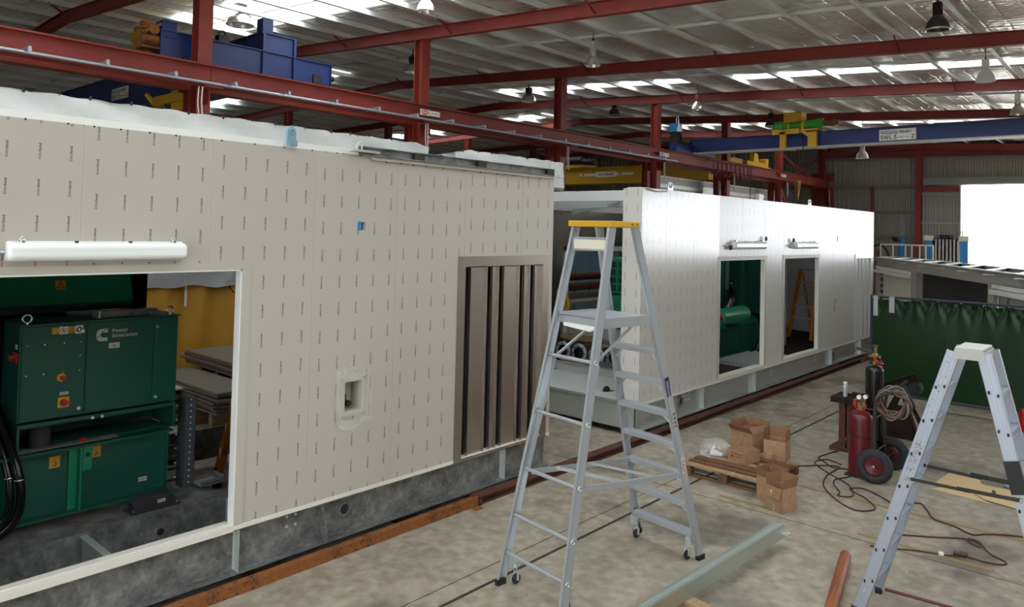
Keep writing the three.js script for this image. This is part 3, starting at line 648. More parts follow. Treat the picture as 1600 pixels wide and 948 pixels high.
function enclosure(o) {
  const t = thing('equipment_enclosure', o.label, 'enclosure', [o.x0, 0, o.z]);
  const z = o.z, holes = o.holes;
  // wall panels, one mesh each, with the film print running in panel coordinates
  o.seams.forEach((x1, k) => {
    if (k === 0) return;
    const xa = o.seams[k - 1] + 0.0025, xb = x1 - 0.0025, flip = o.flip(xa), yp = 0.5 + rr(0, 0.25);
    const gs = cut([xa, xb, 0.5, o.top], holes).filter((r) => r[1] - r[0] > 0.004).map(([a, b, c, d]) => span(a - xa, b - xa, c - yp, d - yp, -0.07, 0));
    if (!gs.length) return;
    const m = obj('wall_panel', gs, o.film ? o.film(xa) : flip ? o.films[1] : o.films[0], t);
    m.position.set(xa - o.x0, yp, 0);
  });
  wpart('panel_core', cut([o.x0 + 0.01, o.x1 - 0.01, 0.51, o.top - 0.01], holes).map(([a, b, c, d]) => span(a, b, c, d, z - 0.075, z - 0.004)), M.core, t);
  // base frame: deep galvanised channel with stiffeners
  const base = wpart('base_frame', [span(o.x0, o.x1, 0.11, 0.48, z - 0.095, z - 0.085), span(o.x0, o.x1, 0.1, 0.114, z - 0.095, z), span(o.x0, o.x1, 0.474, 0.488, z - 0.095, z - 0.004),
    span(o.x0, o.x0 + 0.01, 0.11, 0.48, z - 3.2, z - 0.085), span(o.x0, o.x0 + 0.09, 0.1, 0.114, z - 3.2, z - 0.085), span(o.x1 - 0.01, o.x1, 0.1, 0.48, z - 3.2, z - 0.085), span(o.x0, o.x1, 0.1, 0.48, z - 3.22, z - 3.2),
    span(o.x0 - 0.02, o.x0 + 0.1, 0.474, 0.488, z - 3.2, z - 0.085)], o.baseMat || M.galv, t);
  wpart('sill', [span(o.x0 - 0.004, o.x1, 0.488, 0.524, z - 0.09, z + 0.008)], M.core, t);
  for (const x of o.stiff) wpart('stiffener', [span(x - 0.005, x + 0.005, 0.112, 0.476, z - 0.086, z - 0.012), span(x - 0.016, x + 0.016, 0.12, 0.476, z - 0.09, z - 0.08)], M.galvBright, t, false, base);
  for (const x of o.bent) wpart('bent_plate', [bar(V(x - 0.05, 0.475, z - 0.03), V(x + 0.02, 0.12, z - 0.03), 0.012, 0.09, V(1, 0, 0)), bar(V(x - 0.02, 0.475, z - 0.075), V(x + 0.05, 0.12, z - 0.075), 0.07, 0.012, V(1, 0, 0))], M.galv, t, false, base);
  for (const [x, y, r] of o.sockets) {
    const s = wpart('pipe_socket', [torus(r, 0.014, x, y, z - 0.072, 'z'), torus(r * 1.35, 0.01, x, y, z - 0.085, 'z'), cyl(r, r, 0.16, x, y, z - 0.165, 28, 'z', true), cyl(r * 1.5, r * 1.5, 0.008, x, y, z - 0.088, 28, 'z')], M.galv, t, false, base);
    wpart('bore', cyl(r * 0.97, r * 0.97, 0.01, x, y, z - 0.08, 28, 'z'), M.darkVoid, t, false, base);
  }
  for (const [x, y] of o.bolts) for (const dx of [0, 0.09]) for (const dy of [0, -0.09]) wpart('bolt', cyl(0.014, 0.014, 0.014, x + dx, y + dy, z - 0.082, 6, 'z'), M.galvBright, t, false, base);
  // door openings: folded trims round each hole
  for (const [a, b, c, d] of o.doors) {
    wpart('door_trim', [span(a - 0.085, a, c, d + 0.06, z - 0.005, z + 0.007), span(b, b + 0.085, c, d + 0.06, z - 0.005, z + 0.007), span(a - 0.085, b + 0.085, d, d + 0.06, z - 0.005, z + 0.009)], o.trim, t);
    wpart('door_jamb', [span(a - 0.001, a + 0.012, c, d, z - 0.078, z + 0.006), span(b - 0.012, b + 0.001, c, d, z - 0.078, z + 0.006), span(a, b, d - 0.012, d + 0.001, z - 0.078, z + 0.006)], M.trimWhite, t);
    wpart('door_sill', [span(a, b, c - 0.03, c + 0.002, z - 0.13, z + 0.004), span(a, b, c - 0.05, c - 0.001, z + 0.002, z + 0.012), span(a, b, c, c + 0.012, z - 0.045, z - 0.03)], M.core, t);
    for (let y = c + 0.2; y < d; y += 0.28) wpart('rivet', cyl(0.006, 0.006, 0.004, b - 0.013, y, z - 0.04, 8, 'x'), M.girt, t);
  }
  // louvre: galvanised frame with upright sound splitters
  const [la, lb, lc, ld] = o.louvre, w = 0.115;
  const lou = wpart('louvre', [span(la, la + w, lc + 0.03, ld - w, z, z + 0.012), span(lb - w, lb, lc + 0.03, ld - w, z, z + 0.012), span(la, lb, ld - w, ld, z, z + 0.012), span(la, lb, lc, lc + 0.03, z - 0.05, z + 0.012), span(la + w, lb - w, lc, ld, z - 0.62, z - 0.6),
    span(la + w - 0.01, la + w, lc, ld - w, z - 0.4, z), span(lb - w, lb - w + 0.01, lc, ld - w, z - 0.4, z)], o.louvreMat, t);
  wpart('louvre_gap_shade', span(la + w, lb - w, lc + 0.03, ld - w, z - 0.2, z - 0.16), M.black, t, false, lou);  // black plate that paints the shade in the gaps between blades
  for (const [a, b] of o.blades) {
    wpart('louvre_blade', [rspan(la + a, la + b, lc + 0.02, ld - w - 0.005, z - 0.5, z - 0.03, 0.012), span(la + a, la + a + 0.012, lc + 0.02, ld - w, z - 0.035, z - 0.012), span(la + b - 0.012, la + b, lc + 0.02, ld - w, z - 0.035, z - 0.012), span(la + a, la + b, (lc + ld) / 2 + 0.38, (lc + ld) / 2 + 0.386, z - 0.032, z - 0.024)], o.louvreMat, t, false, lou);
  }
  return t;
}
const seams1 = [-4.1, -3.92, -2.94, -1.96, -0.98, 0, 0.978, 1.958, 2.938, 3.935, 4.919, 5.903, 6.883, 7.5];
const c1 = enclosure({
  label: 'near white plant enclosure with printed film panels, doorway and galvanised louvre, filling the left', x0: -4.1, x1: 7.5, z: -5.98, top: 3.79, seams: seams1, flip: (x) => x > 3.9 && x < 20, films: [M.filmUp, M.filmDown],
  holes: [[1.28, 3.235, 0.5, 2.7], [-3.3, -1.3, 0.5, 2.7], [5.84, 7.39, 0.5, 2.75], [4.33, 4.53, 1.3, 1.59], [4.47, 4.53, 3.055, 3.135]], doors: [[1.28, 3.235, 0.53, 2.7], [-3.3, -1.3, 0.53, 2.7]],
  louvre: [5.81, 7.42, 0.49, 2.78], blades: [[0.225, 0.5], [0.585, 0.7], [0.785, 1.07], [1.155, 1.27], [1.355, 1.5]], louvreMat: M.galvLouvre, trim: M.trim,
  stiff: [-2, 0.8, 3.3, 6.69], bent: [4.17], sockets: [[4.43, 0.335, 0.062]], bolts: [[3.8, 0.43]],
});
{ // extra parts of the near enclosure
  const t = c1, z = -5.98;
  wpart('recessed_box', [span(4.285, 4.33, 1.3, 1.59, z, z + 0.014), span(4.53, 4.57, 1.3, 1.59, z, z + 0.014), span(4.285, 4.57, 1.59, 1.625, z, z + 0.014), span(4.285, 4.57, 1.255, 1.3, z, z + 0.014), span(4.33, 4.53, 1.3, 1.59, z - 0.16, z - 0.155), span(4.326, 4.333, 1.297, 1.593, z - 0.158, z + 0.012), span(4.527, 4.534, 1.297, 1.593, z - 0.158, z + 0.012), span(4.333, 4.527, 1.297, 1.304, z - 0.158, z + 0.012), span(4.333, 4.527, 1.586, 1.593, z - 0.158, z + 0.012)], M.trim, t);
  wpart('socket_outlet', [rspan(4.345, 4.42, 1.34, 1.45, z - 0.155, z - 0.08, 0.01), cyl(0.03, 0.03, 0.05, 4.43, 1.36, z - 0.08, 14, 'z')], M.black, t);
  wpart('switch_box', [span(4.435, 4.465, 3.05, 3.14, z - 0.05, z + 0.004), span(4.47, 4.53, 3.055, 3.135, z - 0.06, z - 0.055)], M.blueBright, t);
  for (const [x, y] of [[4.3, 1.27], [4.555, 1.27], [4.3, 1.61], [4.555, 1.61]]) wpart('screw', cyl(0.006, 0.006, 0.004, x, y, z + 0.015, 8, 'z'), M.black, t);
  wpart('roof', [span(-4.1, 7.5, 3.79, 3.85, -9.2, z - 0.05), span(-4.1, 7.5, 3.5, 3.79, -9.2, -9.12), span(-4.1, 2.5, 0.48, 3.5, -9.2, -9.13), span(4.95, 7.5, 0.48, 3.5, -9.2, -9.13), span(-4.1, -4.03, 0.48, 3.79, -9.2, z - 0.08), span(7.43, 7.5, 0.48, 3.79, -9.2, z - 0.08)], M.trimWhite, t);
  wpart('roof_channel', [span(4.42, 7.46, 3.79, 3.88, z - 0.01, z), span(4.42, 7.46, 3.79, 3.8, z, z + 0.05), span(4.42, 7.46, 3.87, 3.88, z, z + 0.035)], M.galv, t);
  wpart('roof_trim', [span(4.56, 7.46, 3.765, 3.8, z - 0.002, z + 0.02), span(4.56, 7.46, 3.755, 3.77, z - 0.002, z + 0.035)], M.trim, t);
  for (const x of [5.1, 6.05, 7.3]) wpart('channel_clip', [span(x, x + 0.12, 3.8, 3.87, z + 0.002, z + 0.052), span(x + 0.12, x + 0.13, 3.8, 3.87, z, z + 0.054)], M.steelDark, t);
  wpart('inner_beam', [span(-4.0, 7.4, 0.12, 0.46, -6.845, -6.835), span(-4.0, 7.4, 0.46, 0.474, -7.02, -6.83), span(-4.0, 7.4, 0.114, 0.126, -6.9, z - 0.09), span(-4.0, 3.62, 0.44, 0.46, -9.15, -7.0)], M.galv, t);
  for (const x of [-0.5, 1.42, 2.36, 3.62, 5.3]) wpart('cross_beam', [span(x - 0.03, x + 0.03, 0.44, 0.452, -6.84, z - 0.095), span(x - 0.006, x + 0.006, 0.126, 0.44, -6.84, z - 0.095)], M.galvBright, t);
  wpart('drain_hole', cyl(0.03, 0.03, 0.006, 3.0, 0.3, -6.833, 16, 'z'), M.black, t);
  wpart('lifting_lug', [prism([[-0.045, 0], [0.045, 0], [0.045, 0.1], [0.03, 0.135], [0, 0.15], [-0.03, 0.135], [-0.045, 0.1]], 0.02, 0.002).translate(3.66, 3.835, -5.98), torus(0.022, 0.006, 3.66, 3.93, -5.955), span(3.625, 3.705, 3.8, 3.86, -5.98, -5.93)], M.lugBlue, t);
  wpart('panel_clip', [span(4.3, 4.62, 3.815, 3.835, -5.98, -5.9), tube([[4.36, 3.835, -5.95], [4.38, 3.9, -5.94], [4.42, 3.91, -5.94], [4.43, 3.84, -5.95]], 0.008)], M.galvBright, t);
  const gs = []; for (let x = 1.1; x < 7.3; x += rr(0.16, 0.32)) gs.push(cyl(0.007, 0.007, 0.006, x, 3.745 + (x < 4.5 ? 0.04 : 0), z + 0.003, 8, 'z')); wpart('screw', gs, M.black, t);
  for (const x of [3.55, 5.2, -1.5, 7.2]) { wpart('support_block', span(x - 0.1, x + 0.1, 0, 0.1, -6.16, -5.97), M.grime, t); wpart('support_block', span(x - 0.08, x + 0.08, 0, 0.102, -9.2, -9.0), M.grime, t); }
}
{ // white tarpaulins over the roof edge
  const mk = (label, x0, x1, u0) => {
    const t = thing('tarpaulin', label, 'tarpaulin', [0, 0, 0]);
    const n = Math.round((x1 - x0) / 0.06);
    const top = (x) => 4.0 + 0.006 * Math.sin(x * 22) - (Math.abs(x - u0) < 0.35 ? 0.06 * (1 - Math.abs(x - u0) / 0.35) : 0);
    obj('sheet', [cloth(n, 5, (u, v) => { const x = x0 + (x1 - x0) * u, y = 3.8 + (top(x) - 3.8) * v; return [x, y, -6.1 + 0.035 * (fbm(x / 20 + 0.37, v * 0.03 + 0.6, 60, 3) - 0.5) + 0.012 * Math.sin(x * 9 + v * 4)]; }, 0.008),
      cloth(n, 3, (u, v) => { const x = x0 + (x1 - x0) * u; return [x, top(x) - 0.004 - 0.03 * v, -6.1 - 0.5 * v]; }, 0.006)], M.tarp, t);
    const gs = []; for (let x = x0 + 0.1; x < x1; x += rr(0.2, 0.3)) gs.push(cyl(0.009, 0.009, 0.03, x, top(x) + 0.004, -6.09, 8, 'y')); obj('fixing_nail', gs, M.black, t);
    return t;
  };
  mk('long white tarpaulin along the top of the near enclosure, left sheet', -4.1, 5.42, 5.6);
  const t = mk('shorter white tarpaulin on the near enclosure, draped over its right end', 5.85, 7.84, 5.7);
  obj('end_flap', cloth(10, 8, (u, v) => [7.84 + 0.012 * Math.sin(v * 5 + u * 14), 3.62 + 0.36 * v + 0.02 * Math.sin(u * 9), -6.1 - 1.3 * u], 0.006), M.tarp, t);
  obj('front_flap', cloth(8, 8, (u, v) => [7.52 + 0.32 * u, 3.66 + 0.33 * v, -6.1 + 0.02 * Math.sin(u * 15 + v * 2)], 0.006), M.tarp, t);
}
function battenLight(x, y, z, L, r, label) {
  const t = thing('batten_light', label, 'light', [x, y, z]);
  const body = new THREE.CapsuleGeometry(r, L - 2 * r, 6, 20).rotateZ(Math.PI / 2); body.scale(1, 0.82, 0.8).translate(0, 0, r * 0.55);
  obj('diffuser', rb(L, r * 1.85, r * 1.5, r * 0.62, 0, 0, r * 0.75, 0, 4), M.lens, t);
  obj('backplate', rb(L * 0.985, r * 2.0, r * 0.5, r * 0.2, 0, 0.004, r * 0.05), M.white, t);
  for (const s of [-1, 1]) {
    obj('clip', [rb(0.03, 0.03, r * 0.9, 0.006, s * L * 0.42, r * 1.02, r * 0.5), torus(0.014, 0.005, s * L * 0.42, r * 1.25, r * 0.5)], M.chrome, t);
    obj('latch', bx(0.02, 0.015, 0.02, s * L * 0.15, r * 1.0, r * 0.9), M.steelDark, t);
  }
  obj('cable_entry', rod(V(-L / 2 - 0.25, -0.005, r * 0.4), V(-L / 2, -0.005, r * 0.4), 0.014), M.aluDull, t);
  return t;
}
battenLight(2.105, 2.862, -5.98, 1.235, 0.07, 'long white batten light on the near enclosure above its doorway');
battenLight(13.4, 2.9, -6.02, 1.4, 0.075, 'white batten light above the far enclosure\'s left doorway');
battenLight(16.25, 2.9, -6.02, 1.3, 0.075, 'white batten light above the far enclosure\'s right doorway');

const seams2 = [9.73, 10.42, 11.33, 12.26, 13.2, 14.2, 15.17, 16.15, 17.13, 18.1, 19.08, 20.06, 21.25];
const c2 = enclosure({
  label: 'far white plant enclosure with glossy film panels and two doorways, reflecting bright daylight', x0: 9.73, x1: 21.25, z: -6.02, top: 3.78, seams: seams2, flip: () => true, baseMat: M.galvLit, film: (x) => x < 12.2 ? M.litFilmGlare : M.litFilmSoft,
  holes: [[12.3, 14.22, 0.5, 2.64], [15.2, 17.17, 0.5, 2.64], [19.72, 21.05, 0.5, 2.66], [18.38, 18.43, 3.0, 3.12], [18.24, 18.4, 1.34, 1.62]], doors: [[12.3, 14.22, 0.57, 2.64], [15.2, 17.17, 0.57, 2.64]],
  louvre: [19.7, 21.1, 0.49, 2.68], blades: [[0.118, 0.36], [0.41, 0.6], [0.66, 0.93], [0.98, 1.28]], louvreMat: M.glossWhite, trim: M.trim,
  stiff: [11.8, 13.9, 18.15, 20.3], bent: [], sockets: [[11.1, 0.33, 0.07], [18.4, 0.32, 0.07]], bolts: [[11.3, 0.42], [14.75, 0.38], [10.0, 0.4], [17.2, 0.4]],
});
{
  const t = c2, z = -6.02;
  wpart('end_post', [span(9.69, 9.73, 0.53, 3.77, -6.36, z), span(9.73, 9.8, 0.53, 3.77, -6.36, -6.3)], M.litFilmGlare, t);
  wpart('end_beam', [span(9.69, 9.79, 3.58, 3.74, -9.15, -6.36)], M.tarp, t);
  wpart('roof_purlin', [bar(V(10.2, 3.5, -9.1), V(10.7, 3.62, -6.2), 0.08, 0.14, V(1, 0, 0)), bar(V(9.9, 3.66, -6.4), V(11.9, 3.46, -9.0), 0.05, 0.12, V(1, 0, 0))], M.galvBright, t);
  wpart('roof', [span(17.4, 21.25, 3.72, 3.77, -9.2, z - 0.08), span(9.73, 21.25, 3.5, 3.72, -9.2, -9.12), span(21.18, 21.25, 0.5, 3.72, -9.2, z - 0.08)], M.trimWhite, t);
  for (const x of [12.6, 14.2, 15.8]) wpart('roof_purlin', span(x - 0.03, x + 0.03, 3.6, 3.72, -9.12, z - 0.08), M.galvBright, t);
  wpart('rear_wall', cut([9.9, 21.2, 0.48, 3.5], [[11.94, 14.0, 0.5, 2.68], [10.0, 11.0, 0.5, 1.5], [15.2, 17.2, 0.57, 2.6]]).map(([a, b, c, d]) => span(a, b, c, d, -9.2, -9.13)), M.galvLouvre, t);
  wpart('rear_door_trim', [span(11.84, 11.94, 0.5, 2.78, -9.13, -9.1), span(14.0, 14.1, 0.5, 2.78, -9.13, -9.1), span(11.84, 14.1, 2.68, 2.78, -9.13, -9.1)], M.trimWhite, t);
  wpart('floor_plate', [span(9.74, 12.0, 0.46, 0.486, -9.15, z - 0.1)], M.galv, t); wpart('floor_plate', [span(12.003, 21.2, 0.46, 0.486, -9.15, z - 0.1)], M.grime, t);
  for (const [x, k] of [[10.6, 0], [11.95, 1], [14.1, 1], [16.7, 0]]) wpart('lifting_lug', k ? [span(x - 0.14, x - 0.02, 3.76, 3.9, z - 0.1, z - 0.02), span(x, x + 0.12, 3.76, 3.9, z - 0.05, z - 0.04), span(x - 0.15, x + 0.13, 3.74, 3.78, z - 0.1, z - 0.01)] : [prism([[-0.08, 0], [0.08, 0], [0.08, 0.08], [0.05, 0.14], [-0.05, 0.14], [-0.08, 0.08]], 0.02).translate(x, 3.77, z - 0.06), torus(0.035, 0.008, x, 3.86, z - 0.035)], k ? M.trimWhite : M.galvBright, t);
  for (const x of [12.74, 15.1, 17.3, 19.3, 10.2]) { wpart('support_block', span(x - 0.16, x + 0.16, 0, 0.1, -6.2, -6.0), M.grime, t); wpart('support_block', span(x - 0.1, x + 0.1, 0, 0.102, -9.24, -9.0), M.grime, t); }
  wpart('socket_outlet', [span(18.25, 18.32, 1.36, 1.6, z - 0.06, z - 0.03), span(18.24, 18.25, 1.34, 1.62, z - 0.06, z)], M.steelDark, t);
  wpart('corner_strap', tube([[9.72, 3.78, -6.3], [9.8, 3.77, -6.0], [10.1, 3.74, -6.005], [10.4, 3.76, -6.01]], 0.012), M.tarp, t);
  for (const [x, y] of [[12.6, 2.78], [14.15, 2.95], [15.55, 2.93]]) wpart('cable_clip', torus(0.035, 0.012, x, y + 0.08, z + 0.05), M.steelDark, t);
}
{ // transparent protective bag taped round the recessed box
  const t = thing('plastic_cover', 'clear torn plastic taped around the small recessed box on the near enclosure', 'plastic', [4.43, 1.44, -5.975]);
  const ring = [[-0.2, -0.26], [-0.2, 0.2], [-0.19, 0.24], [-0.06, 0.3], [-0.03, 0.35], [0.19, 0.27], [0.2, 0.24], [0.2, -0.22], [0.17, -0.26], [-0.1, -0.27], [-0.08, -0.32], [0.0, -0.3], [0.15, -0.24]];
  const outer = ring.slice(0, 9), P = [];
  obj('film', [[-0.2, -0.145, -0.26, 0.24], [0.145, 0.2, -0.24, 0.26], [-0.145, 0.145, 0.19, 0.29], [-0.145, 0.145, -0.29, -0.19]].map(([a, b, c, d], k) => cloth(8, 8, (u, v) => [a + (b - a) * u + 0.01 * Math.sin(v * 9 + k), c + (d - c) * v + 0.03 * Math.sin(u * 5 + k), 0.004 + 0.022 * fbm(u * 0.3 + k * 0.17, v * 0.3, 12, 2)], 0.0015)), M.clear, t);
  obj('fold', [tube([[-0.2, -0.26, 0.02], [-0.205, 0, 0.025], [-0.2, 0.22, 0.02]], 0.004), tube([[0.19, 0.24, 0.02], [0.205, 0.1, 0.022], [0.2, -0.2, 0.02], [0.14, -0.25, 0.02], [-0.16, -0.28, 0.02]], 0.004), tube([[-0.05, 0.33, 0.02], [0.08, 0.29, 0.02], [0.19, 0.25, 0.02]], 0.004)], M.clear, t);
}
// ------------------------------------------------------------------ long floor rails in front of the enclosures
{
  const a = thing('floor_rail', 'orange painted steel rail on the floor along the near enclosure', 'rail', [0, 0, -5.88]);
  obj('bar', [span(-4, 6.05, 0, 0.092, 0.035, 0.05), span(-4, 6.05, 0.08, 0.092, -0.03, 0.035)], M.orange, a);
  obj('end_bracket', [span(5.98, 6.05, 0, 0.12, 0.05, 0.075), span(5.95, 6.06, 0, 0.012, 0.05, 0.14), cyl(0.014, 0.014, 0.03, 6.0, 0.07, 0.08, 6, 'z')], M.orange, a);
  const b = thing('floor_rail', 'rusty brown steel I beam rail on the floor along the far enclosure', 'rail', [0, 0, -5.9]);
  obj('beam', [span(6.12, 19.8, 0.078, 0.092, -0.07, 0.07), span(6.12, 19.8, 0, 0.012, -0.07, 0.07), span(6.12, 19.8, 0.012, 0.078, -0.006, 0.006)], M.rust, b);
  obj('end_bracket', [span(6.08, 6.12, 0, 0.1, -0.07, 0.09), cyl(0.014, 0.014, 0.02, 6.1, 0.05, 0.1, 6, 'z')], M.rust, b);
  const c = thing('floor_rail', 'short pale orange rail piece at the far enclosure\'s right end', 'rail', [0, 0, -5.87]);
  obj('bar', [span(19.95, 22.2, 0, 0.092, 0.03, 0.05), span(19.95, 22.2, 0.08, 0.092, -0.04, 0.03), span(19.9, 19.96, 0, 0.13, 0.02, 0.07)], M.orange, c);
}
// ------------------------------------------------------------------ generator set in the near enclosure
function sticker(w, h, draw) { return signMat(Math.round(256 * w / Math.max(w, h)), Math.round(256 * h / Math.max(w, h)), draw, { roughness: 0.4 }); }
const plate = (name, w, h, x, y, z, m, t) => { const o = wpart(name, new THREE.PlaneGeometry(w, h).translate(x, y, z), m, t, true); return o; };
const stAmber = sticker(1, 1, (c, W, H) => { c.fillStyle = '#c58b1c'; c.fillRect(0, 0, W, H); });
const stWarn = sticker(1, 1, (c, W, H) => { c.fillStyle = '#c58b1c'; c.fillRect(0, 0, W, H); c.strokeStyle = '#2a1c08'; c.lineWidth = 16; c.lineJoin = 'round'; c.beginPath(); c.moveTo(W / 2, H * 0.16); c.lineTo(W * 0.86, H * 0.82); c.lineTo(W * 0.14, H * 0.82); c.closePath(); c.stroke(); c.lineWidth = 18; c.beginPath(); c.moveTo(W / 2, H * 0.4); c.lineTo(W / 2, H * 0.62); c.stroke(); c.fillStyle = '#2a1c08'; c.fillRect(W / 2 - 9, H * 0.68, 18, 16); });
const stNo = sticker(1, 1, (c, W, H) => { c.fillStyle = '#d8d6d2'; c.fillRect(0, 0, W, H); c.strokeStyle = '#8f2340'; c.lineWidth = 22; c.beginPath(); c.arc(W / 2, H / 2, W * 0.34, 0, 7); c.stroke(); c.beginPath(); c.moveTo(W * 0.27, H * 0.27); c.lineTo(W * 0.73, H * 0.73); c.stroke(); c.fillStyle = '#222'; c.fillRect(W * 0.42, H * 0.34, 40, 80); });
const stEar = sticker(0.9, 1, (c, W, H) => { c.fillStyle = '#dcdad6'; c.fillRect(0, 0, W, H); c.fillStyle = '#1c3050'; c.beginPath(); c.arc(W / 2, H / 2, W * 0.4, 0, 7); c.fill(); c.fillStyle = '#dcdad6'; c.beginPath(); c.arc(W * 0.48, H * 0.44, W * 0.16, 0, 7); c.fill(); c.fillRect(W * 0.4, H * 0.56, W * 0.24, H * 0.16); });
const stHook = sticker(0.82, 1, (c, W, H) => { c.fillStyle = '#c08a20'; c.fillRect(0, 0, W, H); c.strokeStyle = '#201508'; c.lineWidth = 20; c.beginPath(); c.arc(W / 2, H * 0.68, W * 0.17, -1.2, 2.6); c.stroke(); c.lineWidth = 5; c.beginPath(); c.arc(W / 2, H * 0.36, W * 0.12, 0, 7); c.stroke(); c.fillStyle = '#201508'; c.fillRect(W / 2 - 8, H * 0.48, 16, 30); });
const stLabel = sticker(1, 0.42, (c, W, H) => { c.fillStyle = '#bdb9b0'; c.fillRect(0, 0, W, H); c.fillStyle = '#4a463f'; c.fillRect(20, 34, W - 40, 12); c.fillRect(20, 64, W - 70, 12); });
const stG8 = sticker(1, 0.55, (c, W, H) => { c.fillStyle = '#b9b5ad'; c.fillRect(0, 0, W, H); c.fillStyle = '#3a3733'; c.font = 'bold 62px sans-serif'; c.textAlign = 'center'; c.fillText('G8', W / 2, H * 0.68); });
const stMaker = std({ transparent: false, roughness: 0.42, map: ctex(512, 184, (c, W, H) => {
  c.fillStyle = '#073f30'; c.fillRect(0, 0, W, H); c.fillStyle = '#aeb4ae';
  c.beginPath(); c.moveTo(146, 14); c.lineTo(146, 62); c.lineTo(92, 62); c.quadraticCurveTo(70, 62, 70, 92); c.quadraticCurveTo(70, 122, 92, 122); c.lineTo(146, 122); c.lineTo(146, 168); c.lineTo(84, 168); c.quadraticCurveTo(14, 168, 14, 92); c.quadraticCurveTo(14, 14, 84, 14); c.closePath(); c.fill();
  c.strokeStyle = '#073f30'; c.lineWidth = 9; c.beginPath(); c.moveTo(22, 118); c.quadraticCurveTo(60, 100, 84, 60); c.quadraticCurveTo(104, 30, 136, 24); c.stroke();
  c.fillStyle = '#aeb4ae'; c.font = 'bold 66px sans-serif'; c.fillText('Power', 196, 70, 190); c.fillText('Generation', 196, 132, 310);
}) });
{
  const t = thing('generator_set', 'green generator set with control cabinet, seen through the near enclosure\'s doorway', 'generator', [2.0, 0.474, -7.6]);
  const zf = -7.2;
  // control cabinet with three doors
  const cab = wpart('control_cabinet', [rspan(1.945, 3.262, 1.375, 2.19, -7.68, zf - 0.012, 0.008), span(1.93, 3.275, 2.185, 2.197, -7.69, zf + 0.004)], M.green, t);
  for (const [a, b] of [[1.955, 2.442], [2.452, 3.03], [3.038, 3.255]]) wpart('cabinet_door', rspan(a, b, 1.385, 2.178, zf - 0.014, zf, 0.004), M.green, t, false, cab);
  wpart('side_plate', span(1.935, 1.945, 1.38, 2.19, -7.66, zf), M.green, t, false, cab);
  for (const [x, y] of [[2.4, 1.44], [3.055, 2.1], [3.06, 1.44], [2.41, 2.11]]) wpart('latch', [cyl(0.016, 0.016, 0.014, x, y, zf + 0.007, 14, 'z'), torus(0.013, 0.004, x, y, zf + 0.015)], M.chrome, t, false, cab);
  const sc = []; for (const x of [1.99, 2.12, 2.27, 2.4]) for (const y of [1.77, 2.02]) sc.push(cyl(0.006, 0.006, 0.005, x, y, zf + 0.003, 8, 'z')); sc.push(cyl(0.006, 0.006, 0.005, 2.4, 1.9, zf + 0.003, 8, 'z')); wpart('screw', sc, M.chrome, t);
  for (const x of [2.0, 3.2]) wpart('eye_bolt', [torus(0.034, 0.009, x, 2.24, -7.26), cyl(0.014, 0.018, 0.02, x, 2.2, -7.26, 14)], M.chrome, t);
  plate('warning_label', 0.056, 0.056, 2.2, 2.13, zf + 0.002, stAmber, t); plate('warning_label', 0.064, 0.064, 2.262, 2.13, zf + 0.002, stNo, t); plate('warning_label', 0.058, 0.058, 2.325, 2.13, zf + 0.002, stWarn, t); plate('warning_label', 0.06, 0.07, 2.385, 2.128, zf + 0.002, stEar, t);
  plate('maker_mark', 0.37, 0.133, 2.7, 2.06, zf + 0.002, stMaker, t);
  plate('name_plate', 0.094, 0.05, 2.68, 1.96, zf + 0.002, stG8, t);
  const es = wpart('emergency_stop', cyl(0.034, 0.036, 0.02, 2.255, 1.725, zf + 0.01, 22, 'z'), M.yellow, t);
  wpart('button', [cyl(0.018, 0.02, 0.04, 2.262, 1.725, zf + 0.03, 18, 'z'), cyl(0.021, 0.021, 0.012, 2.262, 1.725, zf + 0.05, 18, 'z')], M.redBright, t, false, es);
  const sw = wpart('isolator_switch', rspan(2.235, 2.325, 1.465, 1.555, zf, zf + 0.016, 0.004), M.yellow, t);
  wpart('knob', [cyl(0.028, 0.03, 0.03, 2.28, 1.51, zf + 0.03, 18, 'z'), rb(0.075, 0.016, 0.02, 0.006, 2.295, 1.51, zf + 0.05)], M.redBright, t, false, sw);
  plate('switch_label', 0.07, 0.026, 2.285, 1.585, zf + 0.002, stLabel, t);
  const sd = wpart('side_switch', [span(1.925, 1.935, 1.88, 1.96, -7.34, -7.24), cyl(0.026, 0.028, 0.04, 1.91, 1.92, -7.3, 16, 'x')], M.redBright, t);
  wpart('side_label', span(1.932, 1.934, 1.99, 2.03, -7.3, -7.24), M.white, t);
  // galvanised strut lying on the cabinet is fixed to it
  wpart('cable_duct', [span(2.6, 3.12, 2.198, 2.255, -7.46, -7.35), span(2.6, 3.12, 2.225, 2.23, -7.348, -7.345)], M.galv, t);
  wpart('duct_end', [span(2.585, 2.6, 2.196, 2.26, -7.48, -7.33)], M.galvBright, t);
  // cabinet stand
  wpart('cabinet_stand', [span(1.945, 1.965, 1.12, 1.36, -7.7, zf - 0.01), span(3.24, 3.262, 1.13, 1.36, -7.7, zf), span(1.945, 3.262, 1.325, 1.358, -7.68, zf - 0.006), span(1.945, 3.262, 1.14, 1.36, -7.72, -7.69)], M.green, t);
  for (const x of [2.52, 2.6]) wpart('bolt', cyl(0.014, 0.014, 0.03, x, 1.335, zf + 0.0, 6, 'z'), M.galvBright, t);
  // skid beam
  wpart('skid_beam', [span(0.9, 3.2, 0.56, 1.1, -7.25, -7.235), span(0.9, 3.22, 1.1, 1.118, -7.3, -7.14), span(0.9, 3.22, 0.545, 0.562, -7.33, -7.13), span(3.19, 3.205, 0.56, 1.1, -7.4, -7.2), span(0.9, 3.22, 1.115, 1.125, -7.9, -7.3)], M.green, t);
  wpart('beam_stiffener', [span(2.42, 2.435, 0.56, 1.1, -7.235, -7.15), span(2.35, 2.435, 0.56, 1.1, -7.238, -7.215)], M.teal, t);
